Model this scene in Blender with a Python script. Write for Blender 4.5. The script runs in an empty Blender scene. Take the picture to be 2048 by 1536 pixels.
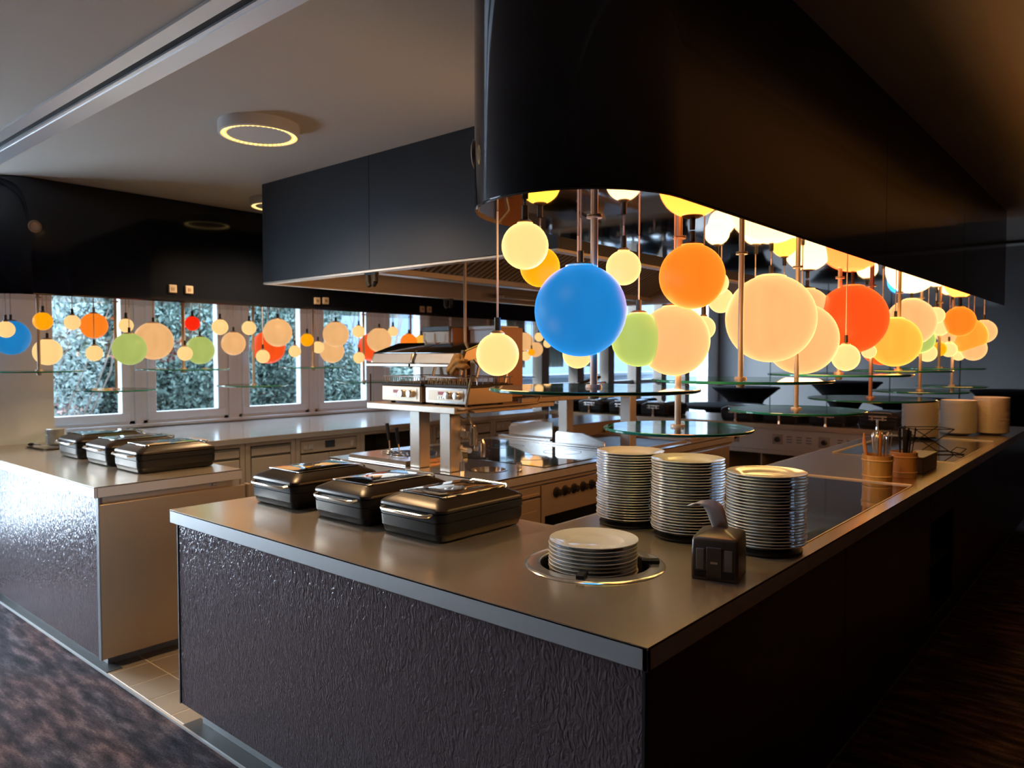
import bpy, bmesh, math, random
from mathutils import Vector, Matrix
random.seed(7)
SC = bpy.context.scene
COL = SC.collection
PI = math.pi

# ------------------------------------------------------------------ camera, world, light, exposure
cam_d = bpy.data.cameras.new('camera'); cam = bpy.data.objects.new('camera', cam_d); COL.objects.link(cam)
cam.location = (0, 0, 1.60)
cam.rotation_euler = (math.radians(90 - 2.18), 0, math.radians(40.6))
cam_d.sensor_fit = 'HORIZONTAL'; cam_d.sensor_width = 36.0
cam_d.lens = 36.0 * 1495.0 / 2048.0
cam_d.dof.use_dof = True; cam_d.dof.focus_distance = 2.4; cam_d.dof.aperture_fstop = 4.0
cam_d.clip_start = 0.02; cam_d.clip_end = 200
SC.camera = cam

world = bpy.data.worlds.new('sky'); SC.world = world; world.use_nodes = True
wn = world.node_tree.nodes; wl = world.node_tree.links
bg = wn['Background']
bg.inputs['Color'].default_value = (0.60, 0.76, 1.0, 1)
bg.inputs['Strength'].default_value = 18.0

sun_d = bpy.data.lights.new('sun', 'SUN'); sun = bpy.data.objects.new('sun', sun_d); COL.objects.link(sun)
sun_d.energy = 14.0; sun_d.angle = math.radians(50); sun_d.color = (0.90, 0.95, 1.0)
sun.rotation_euler = Vector((0.86, 0.26, -0.44)).to_track_quat('-Z', 'Y').to_euler()

vs = SC.view_settings
vs.view_transform = 'Standard'; vs.look = 'None'; vs.exposure = 0.16; vs.gamma = 1.0; vs.use_curve_mapping = False
SC.cycles.use_denoising = True
SC.cycles.max_bounces = 8; SC.cycles.diffuse_bounces = 4; SC.cycles.glossy_bounces = 5
SC.cycles.transmission_bounces = 6; SC.cycles.transparent_max_bounces = 16
SC.cycles.sample_clamp_indirect = 8.0
SC.cycles.caustics_reflective = False; SC.cycles.caustics_refractive = False

# ------------------------------------------------------------------ materials
MATS = {}
GLOBE_BULB = 8.0      # how much brighter the bulb inside a globe is than its shade looks
RING_BULB = 85.0
def mat(name, color, rough=0.5, metal=0.0, spec=0.5, coat=0.0, var=0.0, vscale=20, stretch=(1, 1, 1),
        bump=0.0, bscale=60, bdist=0.01, rvar=0.0, emit=None, estr=1.0, detail=3, aniso=0.0, bstretch=None, distort=0.0):
    m = bpy.data.materials.new(name); m.use_nodes = True; MATS[name] = m
    nt = m.node_tree; n = nt.nodes; l = nt.links; b = n['Principled BSDF']
    b.inputs['Base Color'].default_value = (*color, 1); b.inputs['Roughness'].default_value = rough
    b.inputs['Metallic'].default_value = metal; b.inputs['Specular IOR Level'].default_value = spec
    b.inputs['Coat Weight'].default_value = coat; b.inputs['Coat Roughness'].default_value = 0.05
    b.inputs['Anisotropic'].default_value = aniso
    if emit:
        b.inputs['Emission Color'].default_value = (*emit, 1); b.inputs['Emission Strength'].default_value = estr
    if var or rvar or bump:
        tc = n.new('ShaderNodeTexCoord'); mp = n.new('ShaderNodeMapping'); mp.inputs['Scale'].default_value = stretch
        l.new(tc.outputs['Object'], mp.inputs['Vector'])
    if var or rvar:
        nz = n.new('ShaderNodeTexNoise'); nz.inputs['Scale'].default_value = vscale; nz.inputs['Detail'].default_value = detail
        l.new(mp.outputs['Vector'], nz.inputs['Vector'])
        if var:
            mx = n.new('ShaderNodeMix'); mx.data_type = 'RGBA'
            mx.inputs['A'].default_value = (*[c * (1 - var) for c in color], 1)
            mx.inputs['B'].default_value = (*[min(1, c * (1 + var)) for c in color], 1)
            l.new(nz.outputs['Fac'], mx.inputs['Factor']); l.new(mx.outputs['Result'], b.inputs['Base Color'])
        if rvar:
            mr = n.new('ShaderNodeMapRange'); mr.inputs['To Min'].default_value = max(0.02, rough - rvar); mr.inputs['To Max'].default_value = rough + rvar
            l.new(nz.outputs['Fac'], mr.inputs['Value']); l.new(mr.outputs['Result'], b.inputs['Roughness'])
    if bump:
        mp2 = mp
        if bstretch:
            mp2 = n.new('ShaderNodeMapping'); mp2.inputs['Scale'].default_value = bstretch; l.new(tc.outputs['Object'], mp2.inputs['Vector'])
        n2 = n.new('ShaderNodeTexNoise'); n2.inputs['Scale'].default_value = bscale; n2.inputs['Detail'].default_value = 2
        n2.inputs['Distortion'].default_value = distort
        l.new(mp2.outputs['Vector'], n2.inputs['Vector'])
        bp = n.new('ShaderNodeBump'); bp.inputs['Strength'].default_value = bump; bp.inputs['Distance'].default_value = bdist
        l.new(n2.outputs['Fac'], bp.inputs['Height']); l.new(bp.outputs['Normal'], b.inputs['Normal']); l.new(bp.outputs['Normal'], b.inputs['Coat Normal'])
    return m

steel = mat('brushed_steel', (0.60, 0.53, 0.45), 0.34, 0.62, var=0.05, vscale=7, stretch=(6, 6, 1), rvar=0.03)
steel_top = mat('worktop_steel', (0.68, 0.55, 0.41), 0.22, 0.76, var=0.03, vscale=2.5)
steel_pol = mat('polished_steel', (0.68, 0.63, 0.58), 0.16, 0.78, var=0.03, vscale=12, rvar=0.02)
steel_edge = mat('worktop_edge_steel', (0.66, 0.66, 0.66), 0.45, 0.8, var=0.05, vscale=30, stretch=(1, 8, 8))
steel_tan = mat('end_panel_steel', (0.50, 0.39, 0.28), 0.32, 0.6, var=0.05, vscale=3, rvar=0.04)
chrome = mat('chrome', (0.82, 0.79, 0.75), 0.16, 0.85, var=.02)
brass = mat('bronze_tube', (0.36, 0.27, 0.20), 0.40, 0.6, var=.04)
pole_steel = mat('pole_steel', (0.40, 0.32, 0.26), 0.48, 0.45, var=.04)
gloss_hood = mat('hood_lacquer', (0.007, 0.009, 0.016), 0.08, 0.0, 0.42, var=0.1, vscale=2, bump=0.02, bscale=3, bdist=0.01)
mirror_hood = mat('hood_mirror_underside', (0.135, 0.118, 0.122), 0.035, 1.0, bump=0.015, bscale=5, bdist=0.01)
canopy_blk = mat('canopy_black', (0.018, 0.020, 0.024), 0.42, 0.0, 0.4, var=0.1, vscale=4)
black_satin = mat('dish_black', (0.010, 0.010, 0.011), 0.42, 0.0, 0.3, var=.1, vscale=20)
black_mat = mat('black_plastic', (0.012, 0.011, 0.011), 0.5, 0.0, 0.4, var=0.1)
black_fab = mat('black_stretch_cover', (0.006, 0.006, 0.007), 0.9, 0.0, 0.2, var=0.2, vscale=9)
dark_lid = mat('dish_lid_metal', (0.040, 0.029, 0.021), 0.33, 0.45, rvar=0.04, vscale=8)
dark_glass = mat('lid_glass', (0.008, 0.008, 0.007), 0.05, 0.0, 0.8, coat=0.5, bump=0.03, bscale=30, bdist=0.002)
blk_glass = mat('black_hob_glass', (0.012, 0.012, 0.014), 0.03, 0.0, 0.9, coat=1.0, var=0.1, vscale=8)
inset_glass = mat('warming_plate_glass', (0.05, 0.042, 0.038), 0.06, 0.0, 0.9, coat=0.6, var=0.1, vscale=5)
china = mat('white_china', (0.82, 0.74, 0.64), 0.14, 0.0, 0.6, coat=0.3, var=0.02, vscale=8)
china_in = mat('stacked_bowl_china', (0.84, 0.74, 0.63), 0.25, 0.0, 0.5, var=0.03, vscale=8)
white_paint = mat('window_frame_white', (0.88, 0.95, 0.99), 0.35, 0.0, 0.5, var=0.02, vscale=5)
wall_white = mat('wall_white', (0.86, 0.90, 0.93), 0.8, 0.0, 0.2, var=0.02, vscale=3, bump=0.03, bscale=200, bdist=0.001)
wall_wood = mat('wall_mullion_brown', (0.20, 0.16, 0.13), 0.6, var=0.1, vscale=6)
wall_grey = mat('wall_panel_grey', (0.30, 0.305, 0.31), 0.6, 0.0, 0.3, var=0.03, vscale=2)
wall_dark = mat('wall_dark', (0.05, 0.045, 0.042), 0.8, 0.0, 0.2, var=0.1, vscale=2)
ceil_m = mat('ceiling_paint', (0.76, 0.67, 0.57), 0.75, 0.0, 0.3, var=0.03, vscale=1.5)
ceil_trim = mat('ceiling_rail_white', (0.92, 0.89, 0.90), 0.38, 0.55, 0.5, var=0.02, vscale=8)
groove = mat('rail_groove_black', (0.008, 0.008, 0.008), 0.7, var=0.1)
tile_m = mat('floor_tile', (0.30, 0.23, 0.165), 0.4, 0.0, 0.4, var=0.10, vscale=4, bump=0.03, bscale=90, bdist=0.002)
grout = mat('tile_grout', (0.66, 0.53, 0.39), 0.8, var=0.08, vscale=20)
dark_tile = mat('threshold_tile', (0.055, 0.057, 0.055), 0.5, var=0.15, vscale=6)
plinth_m = mat('plinth_grey', (0.28, 0.29, 0.30), 0.4, 0.4, var=0.06, vscale=6)
wood_m = mat('bucket_wood', (0.72, 0.40, 0.11), 0.35, 0.0, 0.4, var=0.18, vscale=12, stretch=(6, 6, 0.6), coat=0.2)
wood_band = mat('bucket_hoop', (0.85, 0.56, 0.24), 0.35, var=0.1, vscale=10)
wood_tong = mat('tongs_wood', (0.62, 0.29, 0.09), 0.45, var=0.15, vscale=10, stretch=(5, 5, .6))
wood_box = mat('dark_wood_box', (0.11, 0.070, 0.042), 0.5, var=0.2, vscale=8, stretch=(1, 6, 6))
wood_orng = mat('dispenser_wood', (0.40, 0.17, 0.07), 0.4, var=0.12, vscale=8, stretch=(5, 5, .7))
white_plastic = mat('white_plastic', (0.92, 0.95, 0.97), 0.35, var=0.02)
grey_plastic = mat('grey_plastic', (0.14, 0.15, 0.16), 0.45, var=0.05)
paper = mat('napkin_paper', (0.92, 0.86, 0.80), 0.9, 0.0, 0.1, var=0.04, vscale=40)
napbox = mat('napkin_box_plastic', (0.085, 0.060, 0.044), 0.32, 0.0, 0.5, var=0.15, vscale=5)
mitt_m = mat('mitt_cloth', (0.30, 0.17, 0.07), 0.95, 0.0, 0.1, var=0.3, vscale=30, bump=0.3, bscale=120, bdist=0.004)
socket_m = mat('socket_plastic', (0.55, 0.45, 0.36), 0.45, var=0.05)
curtain_m = mat('curtain_cloth', (0.42, 0.50, 0.46), 0.9, 0.0, 0.1, var=0.08, vscale=8)
leaf_m = mat('leaf', (0.092, 0.128, 0.108), 0.6, 0.0, 0.15, var=0.55, vscale=1.1, detail=4)
leaf_m2 = mat('leaf_pale', (0.20, 0.245, 0.225), 0.6, 0.0, 0.15, var=0.5, vscale=1.4, detail=4)
leaf_pink = mat('leaf_autumn', (0.45, 0.28, 0.24), 0.7, var=0.4, vscale=2)
bark = mat('bark', (0.12, 0.09, 0.07), 0.9, var=0.3, vscale=8)
lawn_m = mat('lawn', (0.11, 0.13, 0.11), 0.9, var=0.3, vscale=2)
outdoor_blue_m = mat('outdoor_blue_grey', (0.075, 0.105, 0.145), 0.8, var=0.06, vscale=2)  # dim sky tone for the added backdrop; the terrace wall shares it
dispm = mat('display_dark', (0.02, 0.03, 0.05), 0.15, coat=0.4, var=0.05)
led_red = mat('led_display_red', (0.06, 0.01, 0.01), 0.3, emit=(0.35, 0.03, 0.03), estr=0.6, var=0.02)
lamp_ring = mat('ring_lamp_glow', (0.9, 0.7, 0.3), 0.4, emit=(1.0, 0.55, 0.09), estr=1.05, var=0.02)
lamp_gem = mat('ring_lamp_bead', (0.9, 0.8, 0.5), 0.2, emit=(1.0, 0.74, 0.30), estr=1.25, var=0.02)
lamp_body = mat('ring_lamp_body', (0.88, 0.85, 0.82), 0.45, var=0.02)
filt_m = mat('filter_steel', (0.50, 0.44, 0.37), 0.38, 0.7, var=0.08, vscale=20)
liner_m = mat('canopy_liner_steel', (0.42, 0.38, 0.34), 0.36, 0.6, var=0.06, vscale=5)
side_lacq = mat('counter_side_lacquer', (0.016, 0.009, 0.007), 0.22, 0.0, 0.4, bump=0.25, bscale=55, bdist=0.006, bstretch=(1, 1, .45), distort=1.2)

# hammered, water-like relief on the lacquered counter fronts
panel_m = mat('hammered_panel', (0.190, 0.153, 0.163), 0.15, 0.4, 0.9, coat=1.0, bump=0.42, bscale=58, bdist=0.011, bstretch=(1, 1, .5), distort=1.6)

# carpet: broken dark streaks with rusty patches
def carpet():
    m = bpy.data.materials.new('carpet'); m.use_nodes = True; nt = m.node_tree; n = nt.nodes; l = nt.links; b = n['Principled BSDF']
    b.inputs['Roughness'].default_value = 0.95; b.inputs['Specular IOR Level'].default_value = 0.1
    tc = n.new('ShaderNodeTexCoord')
    def noise(scale, st, det=4, rot=0.0):
        mp = n.new('ShaderNodeMapping'); mp.inputs['Scale'].default_value = st; mp.inputs['Rotation'].default_value = (0, 0, rot)
        l.new(tc.outputs['Object'], mp.inputs['Vector'])
        z = n.new('ShaderNodeTexNoise'); z.inputs['Scale'].default_value = scale; z.inputs['Detail'].default_value = det
        l.new(mp.outputs['Vector'], z.inputs['Vector']); return z
    a = noise(11, (0.5, 2.0, 1), 10); c = noise(2.6, (0.45, 1.6, 1), 6); f = noise(110, (1, 1, 1), 3)
    r1 = n.new('ShaderNodeValToRGB'); l.new(a.outputs['Fac'], r1.inputs['Fac'])
    e = r1.color_ramp.elements; e[0].position = 0.36; e[0].color = (0.020, 0.017, 0.020, 1); e[1].position = 0.68; e[1].color = (0.15, 0.115, 0.11, 1)
    x = r1.color_ramp.elements.new(0.5); x.color = (0.055, 0.044, 0.047, 1)
    r2 = n.new('ShaderNodeValToRGB'); l.new(c.outputs['Fac'], r2.inputs['Fac'])
    e = r2.color_ramp.elements; e[0].position = 0.40; e[0].color = (0.78, 0.80, 0.92, 1); e[1].position = 0.66; e[1].color = (1.2, 0.82, 0.76, 1)
    mx = n.new('ShaderNodeMix'); mx.data_type = 'RGBA'; mx.blend_type = 'MULTIPLY'; mx.inputs['Factor'].default_value = 1
    l.new(r1.outputs['Color'], mx.inputs['A']); l.new(r2.outputs['Color'], mx.inputs['B'])
    m3 = n.new('ShaderNodeMix'); m3.data_type = 'RGBA'; m3.blend_type = 'OVERLAY'; m3.inputs['Factor'].default_value = 1.0
    l.new(mx.outputs['Result'], m3.inputs['A']); l.new(f.outputs['Fac'], m3.inputs['B'])
    l.new(m3.outputs['Result'], b.inputs['Base Color'])
    bp = n.new('ShaderNodeBump'); bp.inputs['Strength'].default_value = 0.5; bp.inputs['Distance'].default_value = 0.004
    l.new(f.outputs['Fac'], bp.inputs['Height']); l.new(bp.outputs['Normal'], b.inputs['Normal'])
    return m
carpet_m = carpet()

def thin_glass(name, tint, refl_rough=0.02, ior=1.5):
    m = bpy.data.materials.new(name); m.use_nodes = True; nt = m.node_tree; n = nt.nodes; l = nt.links
    n.remove(n['Principled BSDF']); out = n['Material Output']
    tr = n.new('ShaderNodeBsdfTransparent'); tr.inputs['Color'].default_value = (*tint, 1)
    gl = n.new('ShaderNodeBsdfGlossy'); gl.inputs['Roughness'].default_value = refl_rough
    fr = n.new('ShaderNodeFresnel'); ge = n.new('ShaderNodeNewGeometry'); mr = n.new('ShaderNodeMapRange')   # both faces of the sheet meet air
    mr.inputs['To Min'].default_value = ior; mr.inputs['To Max'].default_value = 1 / ior
    l.new(ge.outputs['Backfacing'], mr.inputs['Value']); l.new(mr.outputs['Result'], fr.inputs['IOR'])
    mx = n.new('ShaderNodeMixShader'); l.new(fr.outputs['Fac'], mx.inputs['Fac'])
    l.new(tr.outputs['BSDF'], mx.inputs[1]); l.new(gl.outputs['BSDF'], mx.inputs[2]); l.new(mx.outputs['Shader'], out.inputs['Surface'])
    return m
pane_m = thin_glass('window_glass', (0.94, 0.97, 0.97))
shelf_m = thin_glass('shelf_glass', (0.80, 0.90, 0.87), 0.03)
shelf_edge = mat('shelf_glass_edge', (0.02, 0.20, 0.14), 0.12, 0.0, 0.8, coat=0.5, var=0.2, vscale=14)

cord_m = mat('cord_fabric', (0.55, 0.42, 0.36), 0.6, var=.05)
# globe glass: opal shades that glow
def globe_mat(name, col, strength, base=None):
    strength *= 0.91
    base = tuple(c * 0.03 for c in (base or col))
    m = mat('opal_' + name, base, 0.45, 0.0, 0.08, emit=col, estr=strength)
    nt = m.node_tree; n = nt.nodes; l = nt.links; b = n['Principled BSDF']
    tc = n.new('ShaderNodeTexCoord'); sp = n.new('ShaderNodeSeparateXYZ'); l.new(tc.outputs['Object'], sp.inputs['Vector'])
    # the shade is a little thicker at its neck and foot and along its mould seams
    mp = n.new('ShaderNodeMapping'); mp.inputs['Scale'].default_value = (9, 9, 0.6); l.new(tc.outputs['Object'], mp.inputs['Vector'])
    nz = n.new('ShaderNodeTexNoise'); nz.inputs['Scale'].default_value = 1.4; nz.inputs['Detail'].default_value = 1; l.new(mp.outputs['Vector'], nz.inputs['Vector'])
    mr = n.new('ShaderNodeMapRange'); mr.inputs['From Min'].default_value = 0.3; mr.inputs['From Max'].default_value = 0.7
    mr.inputs['To Min'].default_value = strength * 0.93; mr.inputs['To Max'].default_value = strength * 1.05
    l.new(nz.outputs['Fac'], mr.inputs['Value']); l.new(mr.outputs['Result'], b.inputs['Emission Strength'])
    return m
GM = {
    'cream': globe_mat('cream', (1.0, 0.63, 0.245), 1.02),
    'peach': globe_mat('peach', (0.93, 0.50, 0.20), 0.86),
    'blue': globe_mat('blue', (0.014, 0.225, 0.56), 0.85, (0.03, 0.20, 0.5)),
    'green': globe_mat('green', (0.46, 0.55, 0.14), 0.85),
    'orange': globe_mat('orange', (1.0, 0.22, 0.014), 0.95),
    'amber': globe_mat('amber', (1.0, 0.37, 0.002), 0.97),
    'yellow': globe_mat('yellow', (0.92, 0.45, 0.055), 0.92),
    'ochre': globe_mat('ochre', (0.90, 0.34, 0.035), 0.92),
    'vermilion': globe_mat('vermilion', (0.92, 0.085, 0.010), 0.95),
    'red': globe_mat('red', (0.95, 0.020, 0.004), 0.95),
}

GCOL = {'cream': (1.0, 0.55, 0.20), 'peach': (.93, .46, .16), 'blue': (.012, .19, .55), 'green': (.46, .55, .14), 'orange': (1, .24, .03), 'amber': (1, .40, .03),
        'yellow': (.92, .48, .08), 'ochre': (.9, .36, .05), 'vermilion': (.92, .10, .02), 'red': (.9, .04, .01)}
# ------------------------------------------------------------------ mesh builder
class MB:
    def __init__(s): s.v = []; s.f = []; s.m = []
    def add(s, verts, faces, mi=0):
        o = len(s.v); s.v += [tuple(p) for p in verts]
        for f in faces: s.f.append([o + i for i in f]); s.m.append(mi)
        return s
    def box(s, x0, x1, y0, y1, z0, z1, mi=0):
        v = [(x0, y0, z0), (x1, y0, z0), (x1, y1, z0), (x0, y1, z0), (x0, y0, z1), (x1, y0, z1), (x1, y1, z1), (x0, y1, z1)]
        return s.add(v, [(0, 3, 2, 1), (4, 5, 6, 7), (0, 1, 5, 4), (1, 2, 6, 5), (2, 3, 7, 6), (3, 0, 4, 7)], mi)
    def obox(s, c, size, rot, mi=0):
        M = Matrix.Translation(c) @ rot.to_4x4(); h = [d / 2 for d in size]
        v = [M @ Vector((sx * h[0], sy * h[1], sz * h[2])) for sz in (-1, 1) for sx, sy in ((-1, -1), (1, -1), (1, 1), (-1, 1))]
        return s.add(v, [(0, 3, 2, 1), (4, 5, 6, 7), (0, 1, 5, 4), (1, 2, 6, 5), (2, 3, 7, 6), (3, 0, 4, 7)], mi)
    def lathe(s, prof, n=24, c=(0, 0, 0), mi=0, capb=True, capt=True):
        v = []; f = []; k = len(prof)
        for i in range(n):
            a = 2 * PI * i / n
            for r, z in prof: v.append((c[0] + r * math.cos(a), c[1] + r * math.sin(a), c[2] + z))
        for i in range(n):
            j = (i + 1) % n
            for q in range(k - 1): f.append((i * k + q, j * k + q, j * k + q + 1, i * k + q + 1))
        if capb: f.append([i * k for i in range(n)][::-1])
        if capt: f.append([i * k + k - 1 for i in range(n)])
        return s.add(v, f, mi)
    def cyl(s, p0, p1, r0, r1=None, n=12, mi=0): return s.tube([p0, p1], [r0, r0 if r1 is None else r1], n, mi)
    def tube(s, path, r, n=8, mi=0, closed=False):
        P = [Vector(p) for p in path]; k = len(P); R = r if isinstance(r, (list, tuple)) else [r] * k
        v = []; f = []; up = None
        for i, p in enumerate(P):
            t = (P[(i + 1) % k] - P[i - 1]) if closed else (P[min(i + 1, k - 1)] - P[max(i - 1, 0)])
            t.normalize()
            if up is None:
                up = Vector((0, 0, 1)) if abs(t.z) < 0.9 else Vector((1, 0, 0))
            a = t.cross(up)
            if a.length < 1e-6: a = t.cross(Vector((0, 1, 0)))
            a.normalize(); b = a.cross(t).normalized(); up = b
            for q in range(n):
                g = 2 * PI * q / n; v.append(p + (a * math.cos(g) + b * math.sin(g)) * R[i])
        for i in range(k if closed else k - 1):
            j = (i + 1) % k
            for q in range(n):
                w = (q + 1) % n; f.append((i * n + q, i * n + w, j * n + w, j * n + q))
        if not closed: f.append([q for q in range(n)][::-1]); f.append([(k - 1) * n + q for q in range(n)])
        return s.add(v, f, mi)
    def prism(s, poly, z0, z1, mi=0):
        k = len(poly); v = [(x, y, z0) for x, y in poly] + [(x, y, z1) for x, y in poly]
        f = [list(range(k))[::-1], [k + i for i in range(k)]] + [(i, (i + 1) % k, k + (i + 1) % k, k + i) for i in range(k)]
        return s.add(v, f, mi)
    def prism_axis(s, poly, a0, a1, axis='y', mi=0):     # poly in (x,z) extruded along y, or (y,z) along x
        k = len(poly)
        if axis == 'y': v = [(x, a0, z) for x, z in poly] + [(x, a1, z) for x, z in poly]
        else: v = [(a0, y, z) for y, z in poly] + [(a1, y, z) for y, z in poly]
        f = [list(range(k)), [k + i for i in range(k)][::-1]] + [(i, k + i, k + (i + 1) % k, (i + 1) % k) for i in range(k)]
        return s.add(v, f, mi)
    def loft(s, secs, n=6, c=(0, 0), capb=True, capt=True, mi=0):     # secs: (z, hw, hd, r) rounded rectangles
        v = []; f = []; k = 4 * n
        for z, hw, hd, r in secs:
            for q, (sx, sy, a0) in enumerate(((1, 1, 0), (-1, 1, PI / 2), (-1, -1, PI), (1, -1, 1.5 * PI))):
                for i in range(n):
                    a = a0 + (PI / 2) * i / (n - 1)
                    v.append((c[0] + sx * (hw - r) + r * math.cos(a), c[1] + sy * (hd - r) + r * math.sin(a), z))
        for i in range(len(secs) - 1):
            for q in range(k):
                w = (q + 1) % k; f.append((i * k + q, i * k + w, (i + 1) * k + w, (i + 1) * k + q))
        if capb: f.append(list(range(k))[::-1])
        if capt: f.append([(len(secs) - 1) * k + q for q in range(k)])
        return s.add(v, f, mi)
    def sphere(s, c, r, n=24, m=14, zmax=1.0, mi=0, sc=(1, 1, 1)):
        prof = []
        t1 = math.asin(zmax) if zmax < 1 else PI / 2
        for i in range(m + 1):
            t = -PI / 2 + (t1 + PI / 2) * i / m
            prof.append((max(1e-4, r * math.cos(t)), r * math.sin(t)))
        o = len(s.v); s.lathe(prof, n, c, mi)
        return s
    def mesh(s, name, mats, bevel=0.0, seg=1, smooth=35):
        me = bpy.data.meshes.new(name); me.from_pydata(s.v, [], s.f)
        for m in mats: me.materials.append(m)
        me.polygons.foreach_set('material_index', s.m)
        bm = bmesh.new(); bm.from_mesh(me); bmesh.ops.recalc_face_normals(bm, faces=bm.faces)
        if bevel:
            ed = [e for e in bm.edges if len(e.link_faces) == 2 and e.calc_face_angle(0) > 0.5]
            bmesh.ops.bevel(bm, geom=ed, offset=bevel, segments=seg, affect='EDGES', clamp_overlap=True)
        bm.to_mesh(me); bm.free()
        if smooth:
            me.polygons.foreach_set('use_smooth', [True] * len(me.polygons)); me.set_sharp_from_angle(angle=math.radians(smooth))
        return me

def wloc(o):
    p = Vector((0, 0, 0))
    while o is not None: p += o.location; o = o.parent
    return p
def link(name, me, parent=None, loc=(0, 0, 0)):
    o = bpy.data.objects.new(name, me); COL.objects.link(o); o.location = loc
    if parent: o.parent = parent
    return o
def part(name, mb, m, parent=None, bevel=0.0, seg=1, smooth=35):
    """mesh written in world coordinates; becomes a child that shares its parent's origin"""
    ms = m if isinstance(m, (list, tuple)) else [m]
    off = wloc(parent) if parent else Vector((0, 0, 0))
    if parent: mb.v = [(x - off.x, y - off.y, z - off.z) for x, y, z in mb.v]
    return link(name, mb.mesh(name, ms, bevel, seg, smooth), parent)
def thing(name, label, cat, loc=(0, 0, 0), rz=0.0, group=None):
    o = bpy.data.objects.new(name, None); COL.objects.link(o); o.location = loc; o.rotation_euler = (0, 0, rz); o.empty_display_size = 0.05
    o['label'] = label; o['category'] = cat
    if group: o['group'] = group
    return o
def tag(o, label, cat, group=None):
    o['label'] = label; o['category'] = cat
    if group: o['group'] = group
    return o
def struct(name, mb, m, bevel=0.0, parent=None):
    o = part(name, mb, m, parent, bevel)
    if not parent: o['kind'] = 'structure'
    return o
def solo(name, mb, m, label, cat, loc, group=None, bevel=0.0, seg=1, smooth=35):
    ms = m if isinstance(m, (list, tuple)) else [m]
    o = link(name, mb.mesh(name, ms, bevel, seg, smooth), None, loc); return tag(o, label, cat, group)
def dup(root, loc, rz=0.0, label=None, group=None):
    r = root.copy(); COL.objects.link(r); r.location = loc; r.rotation_euler = (0, 0, rz)
    if label: r['label'] = label
    if group: r['group'] = group
    for ch in list(root.children):
        c = ch.copy(); COL.objects.link(c); c.parent = r
        for g in list(ch.children):
            d = g.copy(); COL.objects.link(d); d.parent = c
    return r

# ------------------------------------------------------------------ floor, ceiling, walls
WX = -6.95; FY = 14.8; CZ = 2.73
struct('floor', MB().box(WX - .2, 4.2, -5, FY + .1, -0.10, 0.0), carpet_m)
tz = MB().box(-4.6, -2.6, 1.478, 2.6, 0.0, 0.004)
tf = struct('floor_tiling', tz, grout)
tme = MB().box(-.1065, .1065, -.0965, .0965, 0, .0035).mesh('tile', [tile_m], bevel=.0015)
for ix in range(7):
    for iy in range(5):
        link('tile', tme, tf, (-4.26 + .22 * ix, 1.585 + .2 * iy, .002))
th = struct('trim_threshold', MB().box(-6.3, -3.955, 1.478, 1.56, 0, .0085).box(-3.14, -.9, 1.478, 1.56, 0, .0085), dark_tile)
struct('trim_carpet_edge', MB().box(-6.3, -.9, 1.470, 1.478, 0, .010), steel_edge)

struct('ceiling', MB().box(WX - .2, 4.2, -5, 7.3, CZ, CZ + .12), ceil_m)
struct('ceiling_far', MB().box(WX - .2, 4.2, 7.3, FY + .2, 3.5, 3.6).box(WX - .2, 4.2, 7.30, 7.38, CZ, 3.5), ceil_m)
tr = struct('trim_1', MB().box(WX, -.9, 1.300, 1.405, CZ - .012, CZ), ceil_trim)
struct('track_edge', MB().box(WX, -.9, 1.205, 1.266, CZ - .012, CZ), ceil_trim, parent=tr)
struct('track_groove', MB().box(WX, -.9, 1.266, 1.300, CZ - .004, CZ), groove, parent=tr)
struct('track_lip', MB().box(WX, -.9, 1.318, 1.326, CZ - .016, CZ - .011), ceil_trim, parent=tr)
tr2 = struct('trim_2', MB().box(-.43, -.14, -5, 7.3, CZ - .02, CZ), ceil_m)

# left wall with its window openings
ops = [(2.10, 2.90), (2.965, 3.80), (3.90, 4.735), (4.80, 5.62), (5.74, 6.46)]
w = MB()
w.box(WX - .25, WX, 1.20, 7.7, 0, .955); w.box(WX - .25, WX, 1.20, 7.7, 2.45, CZ + .3)
ys = [1.20] + [q for o in ops for q in o] + [7.7]
for i in range(0, len(ys), 2): w.box(WX - .25, WX, ys[i], ys[i + 1], .955, 2.45)
w.box(WX - .25, WX, 7.7, FY, 0, .35); w.box(WX - .25, WX, 7.7, FY, 3.1, 3.6)
w.box(WX - .25, WX, 14.3, FY, .35, 3.1)
w.box(WX - .25, WX, -5, -.95, 0, CZ + .2); w.box(WX - .25, WX, -.95, 1.2, 2.5, CZ + .2); w.box(WX - .25, WX, -.95, 1.2, 0, .12)
struct('wall_left', w, wall_white)
struct('wall_left_pier', MB().box(WX, -6.30, 1.22, 2.03, 0, CZ), wall_white)
struct('wall_left_cladding', MB().box(WX, WX + .03, 6.5, 7.66, .955, CZ), mat('cladding_taupe', (.30, .25, .21), .6, var=.08, vscale=4))

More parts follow.
